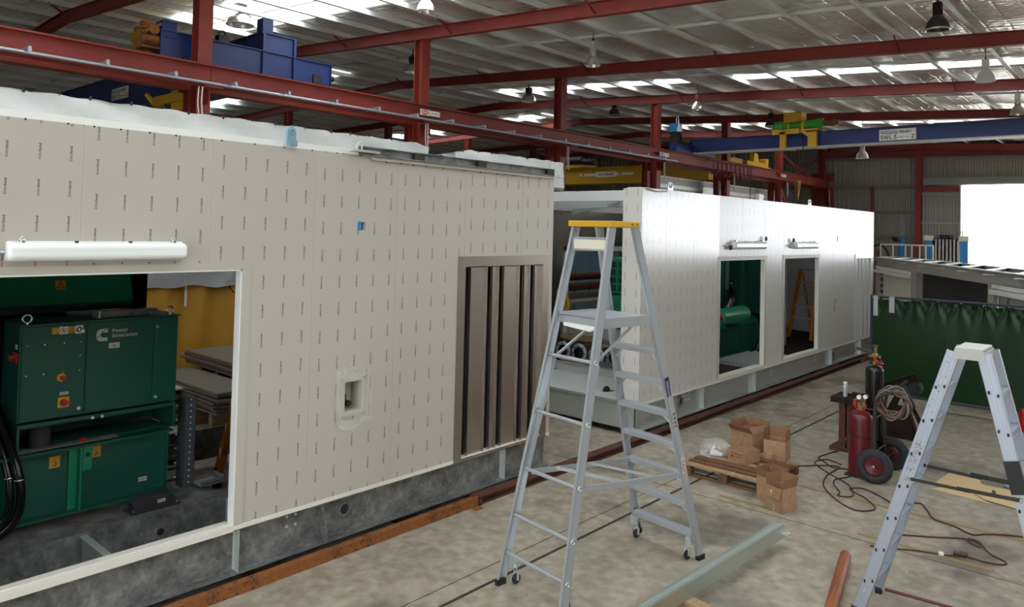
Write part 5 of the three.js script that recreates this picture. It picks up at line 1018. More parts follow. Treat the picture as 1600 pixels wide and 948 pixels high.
// ------------------------------------------------------------------ platform step ladder in the foreground
{
  const t = thing('platform_ladder', 'tall aluminium platform step ladder with yellow top cap, standing in the foreground', 'ladder', [5.75, 0, -3.9], -THREE.MathUtils.degToRad(8));
  const fu = (y) => -0.915 + 0.216 * y, ru = (y) => 0.925 - 0.272 * y; // front and rear legs along the ladder
  const hw = (y) => 0.385 - 0.052 * y;
  const T = 3.15, P = 2.33;
  for (const s of [-1, 1]) {
    obj('front_stile', chan(V(fu(0.03), 0.03, s * hw(0.03)), V(fu(T), T, s * hw(T)), 0.085, 0.03, 0.0035, V(0, 0, s)), M.alu, t);
    obj('rear_stile', chan(V(ru(0.03), 0.03, s * hw(0.03)), V(ru(T), T, s * hw(T)), 0.085, 0.03, 0.0035, V(0, 0, s)), M.alu, t);
    obj('foot', [rb(0.1, 0.05, 0.045, 0.006, fu(0.02), 0.025, s * hw(0))], M.black, t);
    obj('foot', [rb(0.1, 0.05, 0.045, 0.006, ru(0.02), 0.025, s * hw(0))], M.black, t);
    // brace from the platform down to the front legs
    obj('platform_brace', bar(V(fu(1.98) + 0.02, 1.95, s * (hw(2) - 0.04)), V(0.12, P - 0.05, s * (hw(P) - 0.05)), 0.022, 0.012), M.alu, t);
    obj('spreader', [bar(V(fu(0.98) + 0.05, 0.95, s * 0.29), V(ru(0.84) - 0.06, 0.82, s * 0.29), 0.045, 0.02), bar(V(fu(0.98) + 0.01, 0.97, s * 0.3), V(fu(1.98) + 0.06, 1.95, s * 0.27), 0.022, 0.022)], M.alu, t);
    // sprung castors
    for (const f of [fu(0.18) + 0.08, ru(0.18) - 0.06]) {
      const c = obj('castor', [bar(V(f, 0.24, s * 0.31), V(f + 0.005, 0.1, s * 0.31), 0.012, 0.012), bx(0.05, 0.02, 0.06, f, 0.2, s * 0.33), bx(0.012, 0.09, 0.05, f - 0.03, 0.18, s * 0.34), bar(V(f - 0.03, 0.22, s * 0.36), V(f - 0.01, 0.14, s * 0.31), 0.01, 0.02), bx(0.008, 0.07, 0.03, f, 0.075, s * 0.31 - 0.018), bx(0.008, 0.07, 0.03, f, 0.075, s * 0.31 + 0.018)], M.galvBright, t);
      obj('wheel', [torus(0.032, 0.014, f, 0.047, s * 0.31, 'z', 12, 24), cyl(0.034, 0.034, 0.02, f, 0.047, s * 0.31, 20, 'z')], M.rubber, t, false);
      obj('hub', cyl(0.014, 0.014, 0.032, f, 0.047, s * 0.31, 14, 'z'), M.chrome, t);
    }
  }
  const rungY = [0.266, 0.58, 0.98, 1.475, 1.977];
  for (const y of rungY) {
    obj('rung', rod(V(fu(y), y, -hw(y)), V(fu(y), y, hw(y)), 0.017, 14), M.alu, t);
    for (const s of [-1, 1]) obj('rung_cap', [torus(0.02, 0.006, fu(y), y, s * (hw(y) + 0.016), 'z', 8, 18)], M.chrome, t);
  }
  for (let k = 0; k < 7; k++) {
    const y = 0.26 + 0.2917 * k, x = ru(y), w = hw(y) - 0.015;
    obj('tread', [rb(0.095, 0.012, 2 * w, 0.003, x, y, 0), span(x - 0.047, x - 0.043, y - 0.04, y, -w, w), span(x + 0.043, x + 0.047, y - 0.03, y, -w, w), ...[-3, -2, -1, 0, 1, 2, 3].map((j) => span(x + j * 0.012 - 0.002, x + j * 0.012 + 0.002, y + 0.005, y + 0.009, -w, w))], M.alu, t);
    for (const s of [-1, 1]) obj('tread_brace', bar(V(x, y - 0.03, s * (w - 0.1)), V(ru(y - 0.13), y - 0.13, s * (w + 0.01)), 0.014, 0.02), M.alu, t);
  }
  const w = 0.275;
  obj('platform', [span(fu(P) + 0.02, 0.27, P, P + 0.008, -w + 0.02, w - 0.02), span(fu(P) + 0.02, 0.27, P - 0.075, P + 0.012, w - 0.02, w - 0.012), span(fu(P) + 0.02, 0.27, P - 0.075, P + 0.03, -w + 0.012, -w + 0.02), span(fu(P) + 0.02, fu(P) + 0.03, P - 0.06, P + 0.008, -w + 0.02, w - 0.02), span(0.262, 0.27, P - 0.06, P + 0.008, -w + 0.02, w - 0.02)], M.alu, t);
  obj('platform_skirt', prism([[-0.2, 0], [0.2, 0], [0.2, -0.02], [0.14, -0.05], [-0.19, -0.03]], 0.008).rotateY(-Math.PI / 2).translate(fu(P) + 0.02, P - 0.06, 0), M.white, t);
  obj('top_shelf', [span(fu(3.0) - 0.02, fu(3.0) + 0.05, 3.03, 3.045, -0.215, 0.215), span(fu(3.0) - 0.022, fu(3.0) - 0.008, 2.93, 3.045, -0.22, -0.2), span(fu(3.0) - 0.022, fu(3.0) - 0.008, 2.93, 3.045, 0.2, 0.22), span(fu(2.94) - 0.012, fu(2.94) + 0.03, 2.925, 2.94, -0.22, 0.22)], M.alu, t);
  obj('shelf_board', span(fu(2.98) - 0.01, fu(2.98) + 0.006, 2.94, 3.025, -0.2, 0.2), M.woodOld.clone(), t).material = M.cream;
  obj('top_cap', [rb(0.4, 0.055, 0.53, 0.008, -0.1, 3.165, 0)], M.yellow, t);
  obj('cap_bolt', [cyl(0.01, 0.01, 0.012, -0.02, 3.165, 0.268, 10, 'z'), cyl(0.01, 0.01, 0.012, 0.05, 3.165, 0.268, 10, 'z')], M.chrome, t);
  obj('cross_strap', [bar(V(-0.36, 0.93, -0.29), V(-0.1, 0.905, 0.29), 0.03, 0.012), bar(V(0.1, 0.885, -0.29), V(0.36, 0.86, 0.29), 0.02, 0.012)], M.alu, t);
  // printed labels on the near rear leg
  const lab = (y0, y1, m) => {
    const L = y1 - y0, len = L * Math.hypot(1, 0.272), g = new THREE.PlaneGeometry(len, 0.058).rotateZ(-Math.PI / 2);
    g.rotateZ(Math.atan(0.272)).translate(ru((y0 + y1) / 2), (y0 + y1) / 2, hw((y0 + y1) / 2) + 0.0165);
    obj('label', g, m, t, true);
  };
  lab(1.46, 1.76, signMat(256, 48, (c, W, H) => { c.fillStyle = '#1c1836'; c.fillRect(0, 0, W, H); c.fillStyle = '#c8c4d8'; c.font = 'bold 34px sans-serif'; c.textAlign = 'center'; c.fillText('INDUSTRIAL', W / 2, 36, 220); }));
  lab(1.19, 1.44, signMat(256, 60, (c, W, H) => { c.fillStyle = '#b9b6b0'; c.fillRect(0, 0, W, H); c.fillStyle = '#3a3734'; for (let k = 0; k < 6; k++) { c.fillRect(14 + k * 40, 8, 28, 20); c.fillRect(14 + k * 40, 36, 30, 5); c.fillRect(14 + k * 40, 46, 24, 5); } }));
  lab(0.73, 1.0, signMat(256, 50, (c, W, H) => { c.fillStyle = '#c9c6c0'; c.fillRect(0, 0, W, H); c.fillStyle = '#b3201c'; c.font = 'bold 46px sans-serif'; c.textAlign = 'center'; c.fillText('CAUTION', W / 2, 42, 230); }));
}
// ------------------------------------------------------------------ aluminium double step ladder at right
{
  const t = thing('step_ladder', 'open aluminium double sided step ladder with white flat top, at the right edge', 'ladder', [6.65, 0, -1.19]);
  const H = 2.25, W = 0.36; // stiles at x = 0 and x = W
  const leg = (zf, zt, s) => {
    const p = (y) => zt + (zf - zt) * (1 - y / H);
    for (const x of [0, 1]) {
      const xb = x ? W + 0.1 : 0, xt = x ? W : 0.02, A = V(xb, 0.02, p(0.02)), B = V(xt, H - 0.02, p(H - 0.02));
      obj('stile', [...chan(A, B, 0.095, 0.03, 0.004, V(x ? 1 : -1, 0, 0)), ...[-0.028, 0, 0.028].map((o) => bar(A, B, 0.008, 0.009, V(x ? 1 : -1, 0, 0), 0.0155, o))], M.aluDull, t);
      obj('foot', rb(0.045, 0.04, 0.11, 0.006, xb, 0.02, p(0.02)), M.black, t);
    }
    for (let k = 1; k <= 7; k++) {
      const y = H * k / 8.1, x1 = W + 0.1 - 0.1 * y / H;
      obj('rung', [rb(x1, 0.012, 0.085, 0.003, x1 / 2, y, p(y)), span(0, x1, y - 0.03, y, p(y) + 0.04 * s, p(y) + 0.044 * s)], M.aluDull, t);
      obj('rivet', [-0.03, 0.03].map((o) => bx(0.008, 0.024, 0.014, -0.014, y - o * 0.25 * s, p(y) + o)), M.black, t);
    }
  };
  leg(-0.79, -0.1, -1); leg(0.62, 0.09, 1);
  obj('top_cap', [rb(0.38, 0.022, 0.19, 0.005, 0.18, H + 0.008, 0), span(-0.014, -0.008, H - 0.07, H, -0.1, 0.1), span(-0.01, 0.37, H - 0.07, H, 0.1, 0.105)], M.claddingPale, t);
  // folding stays with a locking bar
  obj('stay', [bar(V(-0.012, 1.18, -0.4), V(-0.012, 1.185, 0.0), 0.024, 0.006), bar(V(-0.018, 1.19, -0.06), V(-0.018, 1.2, 0.34), 0.028, 0.006)], M.steelDark, t);
  obj('stay', [bar(V(0.4, 1.2, -0.4), V(0.4, 1.19, 0.02), 0.026, 0.006), bar(V(0.406, 1.2, -0.05), V(0.406, 1.2, 0.34), 0.035, 0.008)], M.steelDark, t);
  obj('stay_lock', [rb(0.02, 0.03, 0.09, 0.006, -0.02, 1.19, -0.03), rb(0.03, 0.035, 0.12, 0.006, 0.41, 1.2, 0)], M.black, t);
  obj('stay_bolt', [cyl(0.016, 0.016, 0.02, -0.024, 1.18, -0.42, 12, 'x'), cyl(0.016, 0.016, 0.02, -0.024, 1.2, 0.345, 12, 'x')], M.chrome, t);
  const p2 = (y) => 0.09 + 0.53 * (1 - y / H);
  obj('hinge_sleeve', [bar(V(-0.003, 1.24, p2(1.24)), V(0.0, 1.47, p2(1.47)), 0.046, 0.1, V(1, 0, 0))], M.black, t);
  const p1 = (y) => -0.1 - 0.69 * (1 - y / H);
  obj('foot_bracket', [bx(0.05, 0.06, 0.05, 0.06, 0.17, p1(0.2) + 0.02), rod(V(-0.06, 0.2, p1(0.2)), V(0, 0.2, p1(0.2)), 0.006)], M.blueBright.clone(), t).material = M.galvBright;
  const specks = []; for (let k = 0; k < 26; k++) { const y = rr(1.25, 1.5); specks.push(bx(0.002, rr(0.003, 0.012), rr(0.003, 0.007), -0.0205, y, p1(y) + rr(-0.03, 0.03))); } for (let k = 0; k < 14; k++) { const y = rr(1.6, 2.15); specks.push(bx(0.002, rr(0.003, 0.012), rr(0.003, 0.006), -0.0195, y, p1(y) + rr(-0.03, 0.03))); }
  const sp = obj('paint_specks', specks, M.steelDark, t); sp.userData.kind = 'stuff';
}
// ------------------------------------------------------------------ pallet, boxes and small things on the floor
{
  const t = thing('pallet', 'weathered timber pallet on the floor holding cardboard boxes', 'pallet', [9.32, 0, -4.22], 0.015);
  for (const x of [-0.52, -0.02, 0.48]) { obj('bottom_board', rb(0.1, 0.02, 1.1, 0.003, x, 0.01, 0), M.woodOld, t); for (const z of [-0.49, 0, 0.49]) obj('block', rb(0.1, 0.08, 0.12, 0.003, x, 0.06, z), M.woodOld, t); }
  for (const z of [-0.49, 0, 0.49]) obj('cross_board', rb(1.12, 0.02, 0.1, 0.003, 0, 0.11, z), M.woodOld, t);
  for (let k = 0; k < 7; k++) obj('deck_board', rb([0.12, 0.1, 0.13, 0.1, 0.12, 0.1, 0.11][k], 0.02, 1.1 + rr(-0.02, 0.02), 0.003, -0.5 + k * 0.166, 0.13 + rr(-0.001, 0.001), rr(-0.01, 0.01), rr(-0.012, 0.012)), k % 3 ? M.woodOld : M.wood, t);
}
// open carton: w along local x, d along local z; flaps = angle from upright for [+x, -x, +z, -z]
function carton(label, pos, turn, w, h, d, flaps, opt = {}) {
  const t = thing('cardboard_box', label, 'box', pos, turn, undefined), c = 0.005;
  obj('body', [span(-w / 2, w / 2, 0, c, -d / 2, d / 2), span(-w / 2, -w / 2 + c, 0, h, -d / 2, d / 2), span(w / 2 - c, w / 2, 0, h, -d / 2, d / 2), span(-w / 2, w / 2, 0, h, -d / 2, -d / 2 + c), span(-w / 2, w / 2, 0, h, d / 2 - c, d / 2)], M.card, t);
  flaps.forEach((a, k) => {
    if (a === null) return;
    const onX = k < 2, s = k % 2 ? -1 : 1, len = opt.flap || (onX ? w : d) / 2 * 0.95, wid = (onX ? d : w) - 0.004;
    const g = onX ? new THREE.BoxGeometry(0.004, len, wid) : new THREE.BoxGeometry(wid, len, 0.004);
    g.translate(0, len / 2, 0); if (onX) g.rotateZ(-a * s); else g.rotateX(a * s);
    g.translate(onX ? s * (w / 2 - 0.002) : 0, h, onX ? 0 : s * (d / 2 - 0.002));
    obj('flap', g, M.cardIn, t);
  });
  if (opt.tape) obj('tape', opt.tape.map(([x0, x1, y0, y1, z0, z1]) => span(x0, x1, y0, y1, z0, z1)), opt.shine ? M.clear : M.cardIn, t);
  if (opt.print) { const p = obj('print', new THREE.PlaneGeometry(w * 0.7, h * 0.6).translate(0, h * 0.5, 0).rotateY(opt.print[0]).translate(opt.print[1], 0, opt.print[2]), signMat(128, 96, (q, W, H) => { q.fillStyle = '#a47a52'; q.fillRect(0, 0, W, H); q.fillStyle = '#6b4a30'; q.fillRect(8, 10, 110, 10); q.fillRect(8, 40, 26, 34); q.fillRect(44, 44, 70, 7); q.fillRect(44, 58, 56, 7); }), t, true); }
  return t;
}
carton('large open cardboard box with raised flaps at the back of the pallet', [9.98, 0.14, -4.4], -0.2, 0.38, 0.27, 0.36, [0.05, 0.75, -1.1, 0.1], { flap: 0.12, tape: [[-0.191, -0.189, 0.02, 0.1, -0.03, 0.03]] });
carton('tall open cardboard box at the right side of the pallet', [9.83, 0.14, -3.96], 0.12, 0.25, 0.26, 0.28, [0.02, null, 0.0, 0.03], { flap: 0.14, tape: [[-0.1265, -0.1245, 0.0, 0.08, -0.03, 0.03]] });
{
  const t = carton('small closed cardboard box at the front of the pallet', [9.43, 0.14, -4.24], -0.2, 0.3, 0.155, 0.28, [-1.555, -1.555, -1.54, -1.54], { flap: 0.14, print: [-Math.PI / 2, -0.1512, 0], tape: [[-0.152, 0.152, 0.158, 0.162, -0.02, 0.02]] });
}
carton('open cardboard box on the floor behind the front carton, leaning on the pallet edge', [8.69, 0, -3.56], -0.32, 0.24, 0.27, 0.24, [0.15, 0.35, 0.4, 0.1], { flap: 0.1 });
carton('open cardboard box standing nearest on the floor with one flap folded down', [8.45, 0, -3.35], -0.3, 0.24, 0.27, 0.22, [0.12, 2.75, 0.3, 0.1], { flap: 0.12, shine: true, tape: [[-0.175, -0.172, 0.17, 0.25, -0.012, 0.012], [-0.122, -0.12, 0, 0.1, -0.02, 0.02]] });
{
  const t = thing('plastic_bag', 'crumpled clear plastic bag on the pallet\'s left end', 'bag', [9.35, 0.14, -4.62], 0.3);
  const g = new THREE.IcosahedronGeometry(0.17, 5), p = g.attributes.position;
  for (let i = 0; i < p.count; i++) { const v = V(p.getX(i), p.getY(i), p.getZ(i)), n = 0.62 + 0.75 * fbm(v.x * 1.1 + 0.5, v.y * 1.3 + v.z * 1.1 + 0.4, 9, 4); v.multiplyScalar(n); p.setXYZ(i, v.x * 1.05, Math.max(0.002, v.y * 0.7 + 0.075 + v.x * 0.2), v.z * 1.25); }
  g.computeVertexNormals(); obj('film', g, M.clear, t);
  obj('contents', [rb(0.12, 0.05, 0.1, 0.01, 0.02, 0.03, 0), cyl(0.03, 0.03, 0.15, -0.04, 0.035, 0.03, 12, 'z'), cyl(0.02, 0.02, 0.14, 0.05, 0.08, -0.02, 12, 'x')], M.white, t);
}
{
  const t = thing('pipe_flange', 'round grey flange fitting lying on the pallet\'s front corner', 'flange', [9.2, 0.14, -3.86]);
  obj('plate', [prism([[-0.09, -0.07], [0.07, -0.09], [0.09, 0.07], [-0.07, 0.09]], 0.012).rotateX(-Math.PI / 2)], M.aluDull, t);
  obj('collar', new THREE.LatheGeometry([[0.052, 0.012], [0.085, 0.012], [0.08, 0.045], [0.07, 0.07], [0.052, 0.07], [0.052, 0.012]].map((q) => new THREE.Vector2(...q)), 28), M.aluDull, t);
  obj('bore', cyl(0.052, 0.052, 0.004, 0, 0.016, 0, 24), M.black, t);
  obj('ear', [rb(0.05, 0.02, 0.04, 0.008, 0.1, 0.04, 0.02), rb(0.05, 0.02, 0.04, 0.008, -0.09, 0.04, -0.03)], M.aluDull, t);
}
// galvanised channel on a timber block
{
  const t = thing('purlin_length', 'long galvanised steel channel resting on timber in the foreground', 'beam', [5.5, 0.11, -3.035], -0.04);
  const L = 1.93;
  obj('channel', [rspan(-L, L, 0.128, 0.131, -0.05, 0.05, 0.001), span(-L, L, 0, 0.13, 0.047, 0.05), span(-L, L, 0, 0.13, -0.05, -0.047), span(-L, L, 0, 0.003, 0.028, 0.05), span(-L, L, 0, 0.003, -0.05, -0.028)], M.galvBeam, t);
  obj('rib', [span(-L, L, 0.131, 0.133, -0.012, -0.006), span(-L, L, 0.131, 0.133, 0.012, 0.018)], M.galvBright, t);
  obj('end_tab', [span(L - 0.04, L + 0.05, 0.04, 0.046, 0.05, 0.1), cyl(0.008, 0.008, 0.008, L + 0.02, 0.048, 0.08, 10)], M.galvBright, t);
}
for (const [x, lab] of [[5.62, 'split timber block under the galvanised channel at the bottom edge'], [4.0, 'second timber block under the hidden near end of the galvanised channel']]) {
  const t = thing('timber_block', lab, 'timber', [x, 0, -2.9], -0.12);
  obj('block', rb(0.12, 0.11, 0.46, 0.006, 0, 0.055, 0, 0, 1), M.wood, t);
}
{
  const t = thing('timber_pole', 'round reddish brown pole lying on the floor at the bottom edge', 'pole', [6.65, 0.05, -2.17], 0.27 - 0.055);
  const g = cyl(0.05, 0.052, 1.9, 0, 0, 0, 20, 'x'); const p = g.attributes.position;
  obj('pole', g, M.pole, t);
}
{
  const t = thing('red_bar', 'thin red bar lying on the floor beside the aluminium step ladder\'s foot', 'bar', [7.24, 0.012, -1.3]);
  obj('bar', rod(V(-0.04, 0, -0.62), V(0.1, 0, 0.8), 0.012), M.redPaint, t);
}
// extension leads
function lead(label, pts, r, m) { const t = obj('extension_lead', tube(pts.map(([x, z, y]) => [x, y || r + 0.001, z]), r, pts.length * 10, 8), m); return tag(t, label, 'cable'); }
lead('brown extension lead looping across the floor from the pallet to the right edge', [[10.1, -3.85], [10.45, -3.55], [10.55, -3.4], [10.0, -3.38], [9.55, -3.25], [9.1, -2.88], [9.02, -2.7], [9.2, -2.57], [9.5, -2.75], [9.72, -3.0], [9.85, -2.9], [9.62, -2.55], [9.5, -2.45], [9.62, -2.35], [9.78, -2.48, 0.02], [9.76, -2.3], [9.8, -2.24], [9.6, -2.12], [9.37, -2.0], [9.3, -1.8], [9.18, -1.6], [9.3, -1.5], [9.5, -1.2], [9.6, -0.6]], 0.009, M.cableBrown);
lead('second brown lead with a plug joint running across the floor to the ladder', [[8.63, -2.15], [8.8, -1.9], [9.0, -1.62], [8.95, -1.5], [8.87, -1.48], [8.9, -1.58, 0.022], [9.03, -1.62], [8.95, -1.5, 0.03], [8.82, -1.42], [8.73, -1.35], [8.62, -1.22], [8.55, -1.25], [8.5, -1.4], [8.51, -1.55], [8.46, -1.62], [8.4, -1.7], [8.3, -1.95], [8.22, -2.07], [8.1, -2.3]], 0.008, M.cableBrown);
{
  const t = thing('plug_joint', 'dark plug joint with white tag on the brown floor lead', 'plug', [8.5, 0.0, -1.56]);
  obj('plug', [cyl(0.022, 0.026, 0.06, 0, 0.028, 0, 14, 'z'), cyl(0.018, 0.018, 0.05, -0.02, 0.028, -0.055, 14, 'z')], M.cableBrown, t);
  const w = thing('cable_tag', 'small white tag on the brown lead left of the plug joint', 'tag', [8.38, 0.0, -1.73], 0.6);
  obj('tag', rb(0.035, 0.03, 0.045, 0.003, 0, 0.018, 0), M.white, w);
}
lead('thin dark lead coiled on the floor beside the red gas cylinder', [[11.3, -3.66], [11.0, -3.72], [10.75, -3.74], [10.6, -3.6], [10.45, -3.45], [10.5, -3.25], [10.25, -3.15], [9.95, -3.25], [9.75, -3.2], [9.5, -3.05], [9.36, -3.02], [9.45, -2.9], [9.8, -3.02], [9.95, -3.15], [10.15, -3.4], [10.5, -3.7], [10.75, -3.62], [10.65, -3.4]], 0.008, M.rubber);
// cardboard sheets with tools
const flat = (label, pts, y, m) => { const t = obj('cardboard_sheet', prism(pts.map(([x, z]) => [x, -z]), 0.005).rotateX(-Math.PI / 2), m); t.position.y = y; return tag(t, label, 'cardboard'); };
flat('flattened torn cardboard sheet on the floor, nearest piece under the tools', [[10.5, -2.28], [10.75, -2.12], [10.74, -1.9], [10.5, -1.72], [10.42, -1.62], [10.46, -1.95]], 0.0005, M.cardFlat);
flat('flattened cardboard sheet lying behind the other pieces at right', [[10.7, -2.3], [11.4, -2.25], [11.6, -1.95], [11.15, -1.86], [11.05, -1.7], [10.75, -1.95]], 0.006, M.cardFlat);
flat('flattened cardboard sheet at the right end under the dark clamp', [[10.5, -1.72], [10.74, -1.9], [11.1, -1.78], [11.15, -1.3], [10.9, -0.95], [10.45, -1.05], [10.42, -1.4]], 0.012, M.cardFlat);
{
  const t = thing('clamp', 'dark bar clamp lying on the flattened cardboard at right', 'tool', [10.75, 0.017, -1.45], 0.2);
  obj('bar', [bx(0.03, 0.012, 0.5, 0, 0.012, 0, 0.15)], M.steelDark, t);
  obj('jaw', [rb(0.14, 0.03, 0.04, 0.006, 0.06, 0.02, -0.2), rb(0.16, 0.03, 0.05, 0.006, 0.07, 0.02, 0.1), cyl(0.012, 0.012, 0.16, 0.1, 0.035, 0.16, 12, 'x')], M.steelDark, t);
  obj('handle', rod(V(0.05, 0.045, 0.1), V(0.2, 0.05, 0.24), 0.014), M.black, t);
}
{
  const t = thing('steel_offcut', 'bent grey flat steel offcut on the floor right of the cardboard', 'steel', [11.3, 0, -1.5]);
  obj('leg', [bx(0.05, 0.008, 0.36, 0.16, 0.005, 0.0, 0.9), bx(0.05, 0.008, 0.34, -0.1, 0.013, 0.02, -0.55)], M.aluDull, t);
}
// ------------------------------------------------------------------ gas cylinder trolley and welding corner
function gasCylinder(label, x, z, r, h, m, tilt) {
  const t = thing('gas_cylinder', label, 'gas cylinder', [x, 0.02, z]);
  obj('shell', lathe([[0.001, 0], [r * 0.92, 0], [r, 0.02], [r, h - r * 0.75], [r * 0.94, h - r * 0.45], [r * 0.75, h - r * 0.18], [r * 0.4, h - 0.01], [0.04, h], [0.001, h]], 36), m, t);
  obj('neck', [cyl(0.032, 0.036, 0.05, 0, h + 0.02, 0, 16), cyl(0.018, 0.018, 0.09, 0, h + 0.08, 0, 12)], M.brass, t);
  obj('foot_ring', cyl(r * 0.98, r * 1.0, 0.05, 0, 0.025, 0, 32, 'y'), M.steelDark, t);
  return t;
}
{
  const t = gasCylinder('red acetylene gas cylinder standing on the trolley in front', 10.42, -3.09, 0.145, 0.82, M.redPaint);
  obj('regulator', [cyl(0.03, 0.03, 0.05, -0.06, 1.0, 0.0, 18, 'x'), cyl(0.03, 0.03, 0.05, -0.03, 1.01, 0.07, 18, 'x'), cyl(0.02, 0.02, 0.12, 0, 0.95, 0.0, 12, 'z')], M.brass, t);
  obj('gauge_glass', [cyl(0.027, 0.027, 0.004, -0.088, 1.0, 0, 18, 'x'), cyl(0.027, 0.027, 0.004, -0.058, 1.01, 0.07, 18, 'x')], M.white, t);
  obj('guard', [rb(0.06, 0.09, 0.05, 0.02, -0.07, 0.92, -0.05), tube([[-0.06, 0.9, -0.08], [-0.08, 0.84, -0.02], [-0.04, 0.83, 0.05], [0.02, 0.9, 0.06]], 0.008)], M.redBright, t);
  obj('hose', tube([[-0.02, 0.86, 0.05], [0.02, 0.85, 0.15], [0.1, 0.95, 0.22]], 0.009), M.redPaint, t);
  const gs = []; for (let k = 0; k < 40; k++) { const a = k / 40 * Math.PI * 2, g = torus(0.014, 0.004, 0, 0, 0, k % 2 ? 'x' : 'y', 6, 10); g.rotateY(a).translate(0.15 * Math.cos(a), 0.5 + 0.025 * Math.cos(a + 2.2), 0.15 * Math.sin(a)); gs.push(g); }
  const c = obj('chain', gs, M.steelDark, t);
}
{
  const t = gasCylinder('tall black oxygen gas cylinder standing behind the red one', 10.9, -3.06, 0.115, 1.36, M.blackGloss);
  obj('collar_label', cyl(0.1, 0.113, 0.03, 0, 1.285, 0, 28, 'y', true), M.white, t);
  obj('regulator', [cyl(0.032, 0.032, 0.05, -0.07, 1.5, 0.02, 18, 'x'), cyl(0.02, 0.02, 0.14, 0, 1.47, 0, 12, 'z'), cyl(0.025, 0.025, 0.06, 0.02, 1.56, 0, 14)], M.brass, t);
  obj('outlet', [bar(V(-0.02, 1.53, -0.03), V(-0.04, 1.56, -0.22), 0.04, 0.04), rb(0.06, 0.03, 0.06, 0.006, 0, 1.61, 0)], M.steelDark, t);
  obj('guard', tube([[-0.05, 1.46, 0.0], [-0.06, 1.4, 0.06], [0.0, 1.38, 0.1], [0.06, 1.42, 0.04]], 0.014), M.redBright, t);
}
{
  const t = thing('cylinder_trolley', 'two wheeled steel trolley with pneumatic tyres carrying the gas cylinders', 'trolley', [10.6, 0, -2.92]);
  for (const x of [-0.42, 0.36]) {
    const s = x < 0 ? -1 : 1;
    const wh = obj('wheel', [torus(0.155, 0.062, x, 0.217, 0.07, 'x', 18, 40)], M.rubber, t);
    obj('rim', [new THREE.LatheGeometry([[0.02, 0], [0.06, 0.02], [0.1, 0.012], [0.118, 0.03], [0.118, -0.03], [0.02, -0.02]].map((q) => new THREE.Vector2(...q)), 32).rotateZ(s * -Math.PI / 2).translate(x + s * 0.02, 0.217, 0.07)], M.redPaint, t);
    obj('hub', [cyl(0.026, 0.026, 0.07, x + s * 0.03, 0.217, 0.07, 18, 'x'), cyl(0.012, 0.012, 0.09, x + s * 0.035, 0.217, 0.07, 12, 'x')], M.chrome, t);
  }
  obj('axle', rod(V(-0.42, 0.217, 0.07), V(0.36, 0.217, 0.07), 0.014), M.steelDark, t);
  obj('base_plate', [span(-0.35, 0.45, 0.008, 0.02, -0.32, 0.02), span(-0.3, -0.28, 0.02, 0.24, -0.02, 0.08), span(0.28, 0.3, 0.02, 0.24, -0.02, 0.08)], M.steelDark, t);
  obj('upright', [tube([[-0.24, 0.05, 0.02], [-0.24, 0.9, 0.02], [-0.24, 1.05, 0.06], [-0.24, 1.12, 0.18]], 0.02, 30, 10)], M.steelDark, t);
  obj('upright', [tube([[0.22, 0.05, 0.02], [0.22, 0.9, 0.02], [0.22, 1.05, 0.06], [0.22, 1.12, 0.18]], 0.02, 30, 10)], M.steelDark, t);
  obj('cross_bar', [rod(V(-0.24, 0.35, 0.02), V(0.22, 0.35, 0.02), 0.012), rod(V(-0.24, 0.78, 0.02), V(0.22, 0.78, 0.02), 0.012), rod(V(-0.24, 1.12, 0.18), V(0.22, 1.12, 0.18), 0.018)], M.steelDark, t);
}
{
  const t = thing('hose_bundle', 'coiled bundle of dusty pink and brown gas hoses hung on the trolley handle', 'hose', [10.6, 1.0, -2.74]);
  for (let k = 0; k < 11; k++) {
    const a = k * 0.7, R = 0.17 + 0.02 * Math.sin(k * 2.1), pts = [];
    for (let j = 0; j < 14; j++) { const q = j / 14 * Math.PI * 2; pts.push([0.06 * Math.sin(q * 2 + a) - 0.02 * k * 0.3, (R + 0.03 * Math.sin(3 * q + a)) * Math.cos(q) - 0.03, (R + 0.02 * Math.cos(2 * q + a)) * Math.sin(q) * 1.05 + 0.02 * Math.sin(a)]); }
    obj('hose', tube(pts, 0.011, 90, 7, true), k % 3 === 0 ? M.cableBrown : k % 3 === 1 ? M.boardGrey : M.hose, t);
  }
  obj('torch', [rod(V(0.02, 0.1, 0.0), V(0.06, 0.26, 0.14), 0.022), rod(V(0.06, 0.2, 0.1), V(0.0, -0.05, 0.25), 0.014)], M.rubber, t);
  obj('tie', [torus(0.04, 0.012, -0.04, 0.12, 0.02, 'y')], M.blueBright, t);
}
